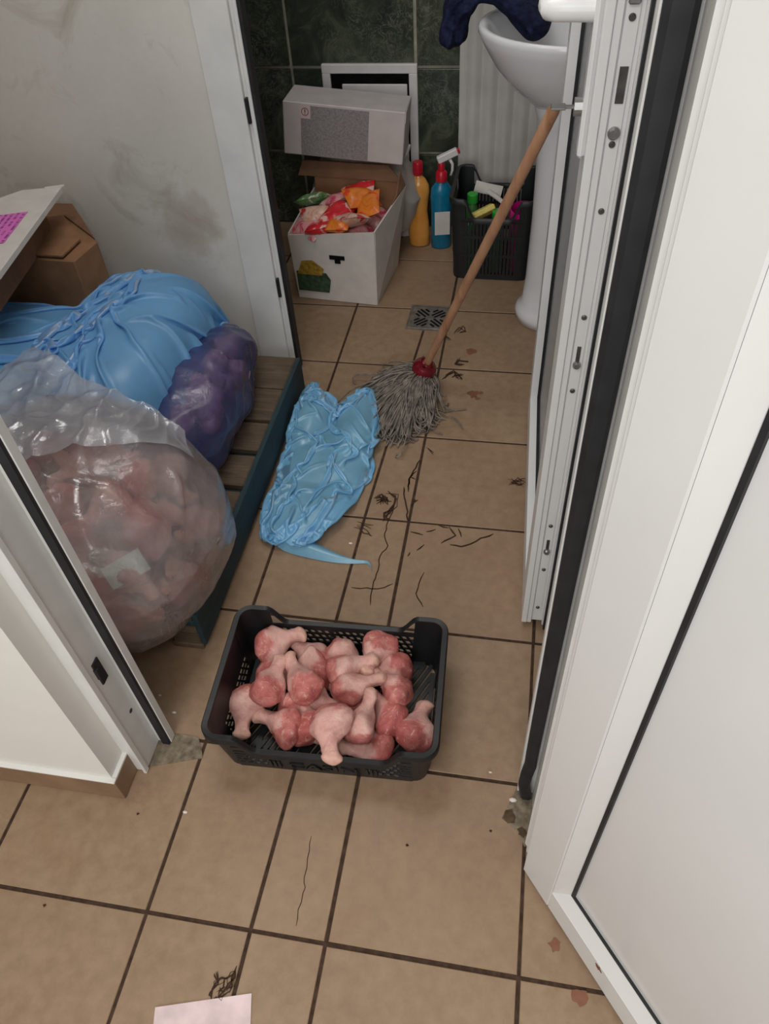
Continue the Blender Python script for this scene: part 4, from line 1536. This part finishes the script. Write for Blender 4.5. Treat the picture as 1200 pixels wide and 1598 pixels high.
# crumpled blue bag on the floor
def floor_bag():
    nu, nv = 105, 165
    Wd, Ln = .50, .82
    u, v = np.linspace(0, 1, nu), np.linspace(0, 1, nv)
    U_, V_ = np.meshgrid(u, v, indexing='ij')
    UV = np.stack([U_.ravel(), V_.ravel()], 1)
    XL = lambda y: np.interp(y, [.86, .90, 1.0, 1.22, 1.4, 1.55], [-.705, -.722, -.727, -.727, -.727, -.727])
    XR = lambda y: np.interp(y, [.85, .90, .965, 1.08, 1.22, 1.305, 1.36, 1.46, 1.54], [-.57, -.535, -.50, -.462, -.440, -.455, -.468, -.485, -.53])
    y = .862 + V_ * (1.54 - .862)
    X = np.stack([XL(y) + (XR(y) - XL(y)) * U_, y, 0 * U_], -1)
    q = UV * np.array([Wd, Ln * .38])          # folds run along the bag
    n1 = (1.3 * vnoise(q, 30, 3) + .35 * vnoise(q, 60, 5) + .06 * vnoise(UV * np.array([Wd, Ln]), 120, 6)).reshape(nu, nv)

    def H(x, y):
        hh = np.full_like(x, .004)
        for cx, cy, rx, ry, t_ in ((-.61, 1.00, .13, .16, .048), (-.67, 1.36, .070, .19, .080), (-.535, 1.33, .070, .20, .072), (-.60, 1.18, .13, .18, .055)):
            hh = np.maximum(hh, t_ * np.sqrt(np.clip(1 - ((x - cx) / rx) ** 2 - ((y - cy) / ry) ** 2, 0, 1)))
        return hh
    X[..., 2] = H(X[..., 0], X[..., 1]) +   .045 + .046 * n1 +   .001 * np.random.RandomState(1).normal(size=(nu, nv))

    def collide(X, st):
        np.clip(X[..., 1], .858, 1.545, out=X[..., 1])
        X[..., 0] = np.clip(X[..., 0], XL(X[..., 1]), XR(X[..., 1]))
        nt = np.clip((X[..., 1] - 1.42) / .12, 0, 1)
        X[..., 1] -= nt * .008 * np.exp(-((X[..., 0] + .615) / .03) ** 2)
        X[..., 2] = np.clip(X[..., 2], H(X[..., 0], X[..., 1]), .175)
    X = cloth_sim(X, nu, nv, Wd / (nu - 1), Ln / (nv - 1), 75, lambda st: 0 if st < 30 else -.0004, collide, kb=.8)
    return X.reshape(-1, 3), grid_faces(nu, nv)


X, F = floor_bag()
fb_ = empty('crumpled_blue_bag', (-.6, 1.15, 0))
tag(fb_, 'crumpled light blue plastic bag lying on the floor beside the mop', 'bag')
world_child(sub(pyobj('bag_film', X, F, M['bluefilm2'])), fb_)
# inner fold and the long twisted tail
tb = B()
tail = [(-.66, .895, .030, .030), (-.61, .880, .026, .030), (-.56, .866, .018, .024), (-.503, .852, .012, .016), (-.465, .846, .008, .009), (-.435, .846, .006, .005), (-.415, .850, .006, .0035), (-.404, .838, .006, .003), (-.400, .822, .005, .0025)]
rw = []
for i, (x, y, z, w) in enumerate(tail):
    rw.append([tb.bm.verts.new((x, y + w, max(.003, z * .5))), tb.bm.verts.new((x, y + w * .3, z + .004)), tb.bm.verts.new((x, y - w * .3, z)), tb.bm.verts.new((x, y - w, .003))])
for i in range(len(rw) - 1):
    for k in range(3):
        tb.bm.faces.new((rw[i][k], rw[i][k + 1], rw[i + 1][k + 1], rw[i + 1][k]))
world_child(sub(tb.done('bag_tail', M['bluefilm2'], smooth=True)), fb_)

# ---- mop
mp_ = empty('string_mop', (-.40, 1.46, 0))
tag(mp_, 'grey string mop with wooden handle leaning on the glazed door', 'mop')
A_ = Vector((-.362, 1.560, .082))
E_ = Vector((-.0625, 1.233, .935))
world_child(B().tube([A_ + (E_ - A_) * f for f in (0, .25, .5, .75, .99, 1.0)], .012, 14, radii=[.0115, .012, .012, .012, .012, .009]).done('handle', M['stick'], smooth=True, angle=50), mp_)
dirv = (E_ - A_).normalized()
q = dirv.to_track_quat('Z', 'Y').to_matrix().to_4x4()
mt = Matrix.Translation(A_ - dirv * .028) @ q
b = B()
b.lathe([(.012, -.016), (.030, -.008), (.038, .008), (.036, .022), (.026, .036), (.0175, .044), (.0175, .052), (.0125, .054)], 20, mtx=mt)
sock = world_child(b.done('socket', M['redplastic'], smooth=True), mp_)
for k in range(4):
    mm = mt @ rz(k * math.pi / 2 + .4)
    B().tube([mm @ Vector((.0165, 0, .046)), mm @ Vector((.018, 0, .058)), mm @ Vector((.0185, 0, .066))], .003, 6, radii=[.005, .004, .0015]).done('socket_prong', M['redplastic'], sock, smooth=True)
rs = random.Random(14)
b = B()
S0 = A_ - dirv * .034
for i in range(620):
    a = rs.uniform(math.radians(100), math.radians(345))
    rr = math.sqrt(rs.uniform(.02, 1))
    ex = -.430 + .130 * rr * math.cos(a)
    ey = 1.445 + .165 * rr * math.sin(a) + .02
    if rs.random() < .3:
        ex = -.435 + rs.gauss(0, .06)
        ey = 1.45 + rs.gauss(0, .07)
    e = Vector((ex, ey, rs.uniform(.006, .05) * (1 - rr * .6) + .006))
    s = S0 + Vector((rs.gauss(0, .012), rs.gauss(0, .012), rs.uniform(-.020, -.002)))
    dist_ = (e - s).length
    side = Vector((-(e - s).y, (e - s).x, 0)).normalized() * rs.gauss(0, .02)
    m1 = s.lerp(e, .33) + Vector((0, 0, .022 + .02 * rs.random())) + side
    m2 = s.lerp(e, .72) + Vector((0, 0, .018 + .03 * rs.random())) + side * .6
    pts = []
    n = 8
    wph = rs.uniform(0, 6.28)
    wx, wy = rs.gauss(0, .0045), rs.gauss(0, .0045)
    for k in range(n + 1):
        t = k / n
        c = s * (1 - t) ** 3 + m1 * 3 * t * (1 - t) ** 2 + m2 * 3 * t * t * (1 - t) + e * t ** 3
        c = c + Vector((wx, wy, 0)) * math.sin(t * 9 + wph) * t
        c.z = max(c.z, .004)
        pts.append(c)
    # curl the end
    la = math.atan2(pts[-1].y - pts[-2].y, pts[-1].x - pts[-2].x)
    cur = rs.uniform(-1.1, 1.1)
    q_ = pts[-1].copy()
    for k in range(3):
        la += cur
        q_ = q_ + Vector((math.cos(la) * .010, math.sin(la) * .010, 0))
        q_.z = max(.0045, q_.z - .006)
        pts.append(q_.copy())
    b.tube(pts, .0024, 5, cap=False)
for (x0, y0, x1, y1, x2, y2) in ((-.32, 1.432, -.29, 1.446, -.227, 1.466), (-.32, 1.432, -.256, 1.418, -.229, 1.377), (-.33, 1.36, -.30, 1.35, -.285, 1.345)):
    b.tube([(x0, y0, .02), (x1, y1, .005), (x2, y2, .004)], .0018, 5, cap=False)
st_ = world_child(b.done('strands', M['mop'], smooth=True), mp_)
st_['kind'] = 'stuff'
# rounded core so no floor shows through the strands
b = B()
bmesh.ops.create_uvsphere(b.bm, u_segments=24, v_segments=12, radius=1)
for v in b.bm.verts:
    v.co = Vector((-.425 + v.co.x * .090, 1.46 + v.co.y * .115, max(.003, .008 + v.co.z * .05)))
world_child(b.done('strand_core', M['mop'], smooth=True), mp_)

# ---- grey-white box leaning over the goods in the washroom
gb = empty('grey_white_box', (-.735, 2.38, .47), (math.radians(-3), math.radians(5.6), math.radians(2)))
tag(gb, 'pale grey carton with grey printed front, tilted in front of the wall hatch', 'box')
B().box(-.206, .206, -.088, .092, -.084, .084, bev=.003).done('carton_body', M['greycarton'], gb)
B().box(-.145, .085, -.0888, -.0878, -.080, .076).done('printed_panel', M['greyprint'], gb)
st2 = B().box(-.148, -.112, -.0896, -.0886, .036, .078).done('warning_sticker', plain('pale_pink_sticker', lin(214, 192, 192), .7, .3, var=.04), gb)
rg2 = B()
for k in range(20):
    a0, a1 = 2 * math.pi * k / 20, 2 * math.pi * (k + 1) / 20
    c0 = (-.130, .057)
    rg2.poly([(c0[0] + .0125 * math.cos(a0), -.0900, c0[1] + .0125 * math.sin(a0)), (c0[0] + .0125 * math.cos(a1), -.0900, c0[1] + .0125 * math.sin(a1)),
              (c0[0] + .0105 * math.cos(a1), -.0900, c0[1] + .0105 * math.sin(a1)), (c0[0] + .0105 * math.cos(a0), -.0900, c0[1] + .0105 * math.sin(a0))])
rg2.done('sticker_ring', M['redplastic'], st2)
B().box(-.1312, -.1288, -.0902, -.0896, .054, .065).box(-.1312, -.1288, -.0902, -.0896, .049, .0515).done('sticker_mark', M['dark'], st2)
B().box(.2055, .2075, -.088, -.05, .05, .085).done('torn_edge', M['greycarton'], gb)

# ---- wall hatch: frame, dark opening, loose cover
ht = empty('wall_hatch', (-.69, 2.60, .40))
tag(ht, 'square white access hatch frame around a dark opening in the green wall', 'hatch')
fx0, fx1, fz0, fz1 = -.863, -.520, .215, .595
for a in ((fx0, fx1, fz1 - .030, fz1), (fx0, fx1, fz0, fz0 + .03), (fx0, fx0 + .030, fz0 + .03, fz1 - .03), (fx1 - .030, fx1, fz0 + .03, fz1 - .03)):
    world_child(B().box(a[0], a[1], 2.585, 2.602, a[2], a[3], bev=.002).done('frame_bar', M['whiteplastic']), ht)
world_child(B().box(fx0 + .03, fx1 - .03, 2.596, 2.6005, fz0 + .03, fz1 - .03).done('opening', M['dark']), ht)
world_child(B().box(fx0 + .075, fx1 - .034, 2.566, 2.574, fz0 + .05, fz1 - .058, mtx=None, bev=.002).done('hatch_cover', M['whiteplastic']), ht)

# ---- white sack under the grey box
X, N, F = film_bag((-.70, 2.455, .19), (.19, .105, .182), .8, 90, 60)
X = settle(X + N * (.014 * vnoise(X, 26, 41) + .010 * ridged(X, 40, 42))[:, None])
X[:, 1] = np.minimum(X[:, 1], 2.56)
ws = sub(pyobj('white_sack', X, F, M['whitefilm']))
tag(ws, 'lumpy white sack under the tilted grey carton, behind the orange bottle', 'sack')

# ---- white carton with snack packets
wx = empty('open_carton', (-.725, 2.165, 0), (0, 0, math.radians(-6)))
tag(wx, 'open white carton full of bright packets on the washroom floor', 'box')
cw, cd, ch = .295, .285, .275
th = .005


def wallq(nm, mt, pts_lo, pts_hi, nrm):
    q = B()
    n_ = Vector(nrm) * th
    vs = [q.bm.verts.new(Vector(p_)) for p_ in (pts_lo[0], pts_lo[1], pts_hi[1], pts_hi[0])]
    ws_ = [q.bm.verts.new(Vector(p_) + n_) for p_ in (pts_lo[0], pts_lo[1], pts_hi[1], pts_hi[0])]
    q.bm.faces.new(vs)
    q.bm.faces.new(ws_[::-1])
    for i in range(4):
        j = (i + 1) % 4
        q.bm.faces.new((vs[i], vs[j], ws_[j], ws_[i]))
    return q.done(nm, M[mt], wx)


hw, hd = cw / 2, cd / 2
fpn = wallq('front_panel', 'carton', [(-hw, -hd, .001), (hw, -hd, .001)], [(-hw - .008, -hd - .004, ch - .035), (hw + .006, -hd - .006, ch)], (0, 1, 0))
wallq('side_panel', 'carton', [(hw, -hd, .001), (hw, hd, .001)], [(hw + .008, -hd, ch), (hw + .040, hd, ch + .03)], (-1, 0, 0))
wallq('side_panel', 'carton', [(-hw, -hd, .001), (-hw, hd, .001)], [(-hw - .008, -hd, ch - .03), (-hw - .01, hd, ch)], (1, 0, 0))
wallq('back_panel', 'card', [(-hw, hd, .001), (hw + .003, hd, .001)], [(-hw, hd, ch + .05), (hw + .03, hd, ch + .05)], (0, -1, 0))
wallq('back_flap', 'carddark', [(-hw - .06, hd - .004, ch + .045), (hw + .03, hd - .004, ch + .045)], [(-hw - .05, hd + .03, ch + .085), (hw - .03, hd + .03, ch + .085)], (0, -1, 0))
wallq('side_flap', 'carddark', [(hw + .018, -.02, ch + .005), (hw + .040, hd, ch + .028)], [(hw + .030, .06, ch + .03), (hw + .02, hd + .01, ch + .075)], (-1, 0, 0))
B().box(-hw + .004, hw - .004, -hd + .004, hd - .004, .001, .006).done('bottom_panel', M['card'], wx)
yo = -hd - .0055
pt_ = B().prism([(0.0, 0), (.115, 0), (.125, .05), (.11, .075), (.0, .075)], 0, .001).done('printed_patch', M['printgreen'], fpn)
pt_.matrix_local = Matrix.Translation((-hw + .006, yo - .0002, .035)) @ Matrix.Rotation(math.pi / 2, 4, 'X')
pt_ = B().prism([(0, 0), (.09, 0), (.10, .025), (.06, .055), (.02, .05)], 0, .001).done('printed_patch', M['printyellow'], fpn)
pt_.matrix_local = Matrix.Translation((-hw + .010, yo - .0004, .100)) @ Matrix.Rotation(math.pi / 2, 4, 'X')
B().box(-.012, .042, yo - .002, yo + .003, .166, .180).box(.006, .026, yo - .002, yo + .003, .152, .168).done('hand_hole', M['dark'], fpn)


# packets: pillow shapes with crimped ends
def packet_mesh(w, l, t_, seed):
    rg = random.Random(seed)
    n = 14
    V, F = [], []
    for sgn in (1, -1):
        for i in range(n + 1):
            for j in range(n + 1):
                u, v = i / n * 2 - 1, j / n * 2 - 1
                hgt = max(0, (1 - abs(u) ** 2.5)) ** .6 * max(0, (1 - abs(v) ** 3)) ** .7
                z = t_ * hgt * (1 + .15 * math.sin(5 * u + seed) * math.cos(4 * v)) + .0006
                crimp = .0018 * math.sin(j * 3.14) if abs(u) > .9 else 0
                V.append((u * l / 2, v * w / 2 * (1 - .05 * (1 - abs(u))), sgn * z + crimp))
        o_ = 0 if sgn == 1 else (n + 1) ** 2
        for i in range(n):
            for j in range(n):
                a = o_ + i * (n + 1) + j
                f = (a, a + n + 1, a + n + 2, a + 1)
                F.append(f if sgn == 1 else f[::-1])
    return V, F


def mat_packet(name, c1, c2, c3):
    t = NT(name)
    c = t.coord('Object')
    n = t.noise(c, 26, 2, .5, .8)
    t.p(Base_Color=t.ramp(n, [(.36, c1), (.44, c2), (.56, c2), (.62, c3)]), Roughness=.28)
    return t.m


PK = [mat_packet('red_packet', lin(206, 34, 44), lin(214, 44, 52), lin(232, 190, 180)),
      mat_packet('orange_packet', lin(220, 116, 40), lin(232, 132, 48), lin(226, 70, 40)),
      mat_packet('pink_packet', lin(216, 70, 104), lin(232, 160, 160), lin(226, 196, 188)),
      mat_packet('cream_packet', lin(222, 160, 132), lin(226, 190, 172), lin(206, 60, 60)),
      mat_packet('green_packet', lin(60, 104, 56), lin(112, 146, 96), lin(226, 226, 210))]
PKT = [(-.115, .03, .285, 4, 0, 'green and white packet at the left rear of the open carton'), (-.07, -.05, .27, 3, 30, 'cream and red packet at the left of the open carton'),
       (-.10, -.10, .245, 2, -20, 'pink packet over the left front edge of the open carton'), (-.03, .03, .29, 2, 70, 'pale pink packet in the middle rear of the open carton'),
       (.0, -.06, .285, 0, 80, 'bright red packet in the middle of the open carton'), (-.035, -.115, .26, 0, 15, 'red packet slumping over the front of the open carton'),
       (.06, .03, .305, 1, 40, 'orange packet at the right rear of the open carton'), (.095, -.01, .30, 1, 100, 'orange packet against the right side of the open carton'),
       (.055, -.095, .285, 3, -30, 'cream packet at the right front of the open carton'), (.03, .075, .30, 0, 10, 'red packet at the back of the open carton'),
       (.02, -.12, .275, 1, 5, 'small orange packet on the front edge of the open carton')]
for i, (x, y, z, mi, a, lab) in enumerate(PKT):
    V, F = packet_mesh(.085 if i < 10 else .06, .125 if i < 10 else .08, .02, i)
    o = pyobj('snack_packet', V, F, PK[mi])
    o.matrix_world = Matrix.Translation((-.725, 2.165, 0)) @ rz(math.radians(-6)) @ Matrix.Translation((x, y, z)) @ rz(math.radians(a)) @ Matrix.Rotation(math.radians(rd.uniform(-28, 28)), 4, 'X') @ Matrix.Rotation(math.radians(rd.uniform(-25, 25)), 4, 'Y')
    tag(o, lab, 'packet', 'packets in the open carton')
# filling under the packets
for i, (x, y) in enumerate([(-.07, -.06), (.06, -.06), (-.06, .07), (.07, .07)]):
    V, F = packet_mesh(.13, .13, .06, 30 + i)
    o = pyobj('snack_packet', V, F, PK[(i * 2) % 4])
    o.matrix_world = Matrix.Translation((-.725, 2.165, 0)) @ rz(math.radians(-6)) @ Matrix.Translation((x, y, .19))
    tag(o, 'large packet in the lower layer of the open carton', 'packet', 'lower packets in the open carton')

# ---- two bottles
ob = empty('orange_bottle', (-.505, 2.455, 0))
tag(ob, 'orange cleaner bottle with red cap standing beside the carton', 'bottle')
B().lathe([(.030, .001), (.036, .006), (.037, .05), (.034, .10), (.030, .14), (.034, .18), (.038, .21), (.036, .235), (.024, .258), (.015, .268), (.014, .275)], 24, sx=1.1, sy=.75).done('bottle_body', M['orange'], ob, smooth=True)
B().lathe([(.0165, .272), (.019, .275), (.019, .312), (.017, .318), (.002, .3185)], 20).done('bottle_cap', M['redcap'], ob, smooth=True, angle=40)
sb_ = empty('spray_bottle', (-.418, 2.445, 0), (0, 0, math.radians(12)))
tag(sb_, 'blue spray bottle with red collar and white trigger beside the basket', 'bottle')
sbb = B().lathe([(.034, .001), (.038, .006), (.038, .14), (.040, .20), (.037, .23), (.022, .250), (.016, .258)], 24, sx=1.0, sy=.7).done('bottle_body', M['blueplastic'], sb_, smooth=True)
B().lathe([(.017, .254), (.021, .256), (.021, .285), (.016, .292), (.002, .293)], 20).done('collar', M['redcap'], sb_, smooth=True, angle=40)
B().lathe([(.012, .290), (.013, .318), (.011, .322), (.002, .3225)], 16).done('neck', M['redcap'], sb_, smooth=True, angle=40)
b = B()
b.box(-.014, .062, -.011, .011, -.010, .014, mtx=Matrix.Translation((0, 0, .332)) @ Matrix.Rotation(math.radians(-22), 4, 'Y'), bev=.003)
sph = b.done('spray_head', M['whiteplastic'], sb_)
B().tube([(.030, 0, .330), (.040, 0, .312), (.040, 0, .290), (.034, 0, .272)], .006, 8, radii=[.006, .0055, .005, .004]).done('trigger', M['whiteplastic'], sph, smooth=True)
B().box(.060, .070, -.008, .008, -.008, .010, mtx=Matrix.Translation((0, 0, .332)) @ Matrix.Rotation(math.radians(-22), 4, 'Y'), bev=.002).done('nozzle', M['redcap'], sph)
B().box(-.027, .030, -.0285, -.0268, .06, .15, bev=.0005).done('bottle_label', M['carton'], sbb)
# thin white bottle nozzle standing behind the orange bottle
nz = B()
nz.lathe([(.028, .001), (.030, .006), (.030, .20), (.012, .235), (.010, .25)], 18)
nzr = empty('white_bottle', (-.575, 2.535, 0))
tag(nzr, 'white bottle with a slanting nozzle behind the orange bottle', 'bottle')
nz.done('bottle_body', M['whiteplastic'], nzr, smooth=True)
B().tube([(0, 0, .245), (.004, 0, .285), (.022, 0, .33), (.030, 0, .345)], .010, 10, radii=[.011, .010, .009, .004]).done('nozzle', M['whiteplastic'], nzr, smooth=True)

# ---- tall black basket with cleaning things
bk = build_crate('storage_basket', M['greenblack'], .275, .255, .298, .285, .300, .235, .050, 'tall')
bk.location = (-.212, 2.338, 0)
bk.rotation_euler = (0, 0, math.radians(-1))
tag(bk, 'tall black plastic basket of cleaning things beside the washbasin pedestal', 'basket')


def capped(name, x, y, hgt, lab, r=.026, body='greenbottle', cap='greencap', tilt=0):
    e = empty(name, (x, y, .012), (math.radians(tilt), 0, 0))
    tag(e, lab, 'bottle', 'green capped bottles in the basket')
    B().lathe([(r * .85, .0), (r, .006), (r, hgt * .72), (r * .55, hgt * .86), (r * .45, hgt * .9)], 18).done('bottle_body', M[body], e, smooth=True)
    B().lathe([(r * .72, hgt * .87), (r * .74, hgt * .88), (r * .74, hgt * .99), (r * .65, hgt), (.001, hgt + .0005)], 18).done('bottle_cap', M[cap], e, smooth=True, angle=40)
    return e


capped('cleaner_bottle', -.295, 2.345, .245, 'green capped bottle at the left rear of the basket')
capped('cleaner_bottle', -.20, 2.262, .225, 'green capped bottle at the front of the basket beside the pink tub')
capped('cleaner_bottle', -.300, 2.262, .180, 'low green topped bottle in the left front corner of the basket')
sp = empty('sponge', (-.250, 2.275, .222), (math.radians(-25), math.radians(-18), math.radians(25)))
tag(sp, 'yellow sponge lying on top of the basket contents', 'sponge')
B().box(-.040, .040, -.026, .026, -.004, .014, bev=.003).done('sponge_body', M['sponge'], sp)
B().box(-.040, .040, -.026, .026, -.013, -.0045, bev=.001).done('scouring_layer', plain('brown_scourer', lin(110, 92, 52), .95, .1, var=.2), sp)
pk = empty('pink_tub', (-.118, 2.275, .016), (math.radians(6), 0, math.radians(20)))
tag(pk, 'magenta pink tub with a white stripe in the basket', 'tub')
tubb = B().lathe([(.034, 0), (.037, .004), (.048, .235), (.046, .238), (.036, .010), (.001, .010)], 24, cap=False).done('tub_body', M['pink'], pk, smooth=True, angle=40)
b = B()
for k in range(10):
    a0, a1 = -2.4 + .14 * k, -2.4 + .14 * (k + 1)
    z0, z1 = .215 - .014 * k, .215 - .014 * (k + 1)
    rr0, rr1 = .0375 + .0455 * (z0 / 1.0) + .0012, .0375 + .0455 * z1 + .0012
    b.poly([(rr0 * math.cos(a0), rr0 * math.sin(a0), z0 - .006), (rr1 * math.cos(a1), rr1 * math.sin(a1), z1 - .006), (rr1 * math.cos(a1), rr1 * math.sin(a1), z1 + .006), (rr0 * math.cos(a0), rr0 * math.sin(a0), z0 + .006)])
b.done('white_stripe', M['whiteplastic'], tubb)
for i, (x, y, z, ax, ay, az, w, l, lab) in enumerate([(-.245, 2.43, .235, 55, 8, -8, .040, .10, 'crumpled white wrapper standing at the back of the basket'),
                                                   (-.215, 2.39, .225, 20, 14, -38, .018, .085, 'flat white plastic strip lying across the back of the basket')]):
    V, F = packet_mesh(w, l, .006, 60 + i)
    o = pyobj('wrapper', V, F, M['carton'])
    o.location = (x, y, z)
    o.rotation_euler = (math.radians(ax), math.radians(ay), math.radians(az))
    tag(o, lab, 'wrapper')
V, F = packet_mesh(.11, .16, .04, 70)
o = pyobj('cleaning_cloth', V, F, plain('brown_rag', lin(66, 52, 48), .95, .1, var=.25))
o.location = (-.17, 2.37, .165)
tag(o, 'dark brown rag deep inside the basket', 'cloth')

# ---- washbasin on its pedestal
wsn = empty('washbasin', (0.0, 2.02, 0))
tag(wsn, 'white ceramic washbasin on a pedestal behind the glazed door', 'washbasin')
ZR = .86
n = 56
V, F = [], []


def bowl_outline(a, k):
    # D-shaped plan: back at x=+.30, nose at x=-.27
    ca, sa = math.cos(a), math.sin(a)
    rx = .27 if ca < 0 else .295
    e = 2.0 if ca < 0 else 4.0
    r = 1 / ((abs(ca / rx)) ** e + (abs(sa / .225)) ** e) ** (1 / e)
    return r * k * ca, r * k * sa


prof = [(.40, -.200, .045), (.55, -.185, .035), (.72, -.140, .020), (.86, -.085, .008), (.955, -.030, 0), (1.0, -.006, 0), (1.0, .004, 0), (.985, .010, 0), (.945, .010, 0), (.90, -.002, 0),
        (.84, -.045, .002), (.76, -.090, .005), (.60, -.125, .012), (.40, -.140, .02), (.15, -.146, .02), (.02, -.147, .02)]
for (k, dz, dx) in prof:
    for i in range(n):
        a = 2 * math.pi * i / n
        x, y = bowl_outline(a, k)
        V.append((x + dx, y, ZR + dz))
for r_ in range(len(prof) - 1):
    for i in range(n):
        j = (i + 1) % n
        F.append((r_ * n + i, r_ * n + j, (r_ + 1) * n + j, (r_ + 1) * n + i))
F.append(tuple(range(n))[::-1])
F.append(tuple((len(prof) - 1) * n + i for i in range(n)))
pyobj('basin_bowl', V, F, M['ceramic'], wsn)
V, F = [], []
pprof = [(.122, .002), (.125, .03), (.118, .045), (.104, .06), (.098, .15), (.095, .35), (.098, .55), (.108, .64), (.125, .70)]
for (r_, z) in pprof:
    for i in range(n):
        a = 2 * math.pi * i / n
        ca, sa = math.cos(a), math.sin(a)
        xx = r_ * ca if ca < 0 else min(r_ * ca * 1.2, r_)
        V.append((xx + .012, r_ * sa * .92 - .02, z))
for r_ in range(len(pprof) - 1):
    for i in range(n):
        j = (i + 1) % n
        F.append((r_ * n + i, r_ * n + j, (r_ + 1) * n + j, (r_ + 1) * n + i))
F.append(tuple(range(n))[::-1])
F.append(tuple((len(pprof) - 1) * n + i for i in range(n)))
pyobj('pedestal', V, F, M['ceramic'], wsn)

# navy towel folded over the rim
nu, nv = 60, 26
V = []
path = [(-.305, 2.075, .800), (-.306, 2.08, .84), (-.296, 2.085, .878), (-.270, 2.09, .898), (-.235, 2.085, .894), (-.19, 2.07, .865), (-.14, 2.05, .835), (-.09, 2.04, .820)]
pp_ = np.array(path)
tt = np.linspace(0, 1, len(path))
top, bot = [], []
for i in range(nu):
    u = i / (nu - 1)
    c = np.array([np.interp(u, tt, pp_[:, k]) for k in range(3)])
    d = np.array([np.interp(min(1, u + .02), tt, pp_[:, k]) - np.interp(max(0, u - .02), tt, pp_[:, k]) for k in range(3)])
    d /= np.linalg.norm(d)
    nrm = np.cross(d, np.array([0, 1, 0]))
    nrm /= np.linalg.norm(nrm)
    if nrm[2] < 0 and u > .3:
        nrm = -nrm
    if u <= .3 and nrm[0] > 0:
        nrm = -nrm
    wd_ = .085 + .018 * math.sin(9 * u) + .012 * math.sin(23 * u)
    for j in range(nv):
        a = 2 * math.pi * j / nv
        rr = 1 + .16 * math.sin(3 * a + 8 * u) + .12 * math.sin(7 * a - 12 * u) + .06 * math.sin(11 * a + 31 * u)
        end = math.sqrt(max(.05, 1 - (2 * u - 1) ** 10))
        off = np.array([0, 1, 0]) * wd_ * math.cos(a) * rr * end + nrm * (.036 * math.sin(a) * rr * end + .034)
        V.append(tuple(c + off))
F = []
for i in range(nu - 1):
    for j in range(nv):
        k = (j + 1) % nv
        F.append((i * nv + j, i * nv + k, (i + 1) * nv + k, (i + 1) * nv + j))
F.append(tuple(range(nv))[::-1])
F.append(tuple((nu - 1) * nv + j for j in range(nv)))
tw = sub(pyobj('navy_towel', V, F, M['navy']))
tag(tw, 'navy blue towel hanging over the rim of the washbasin', 'towel')
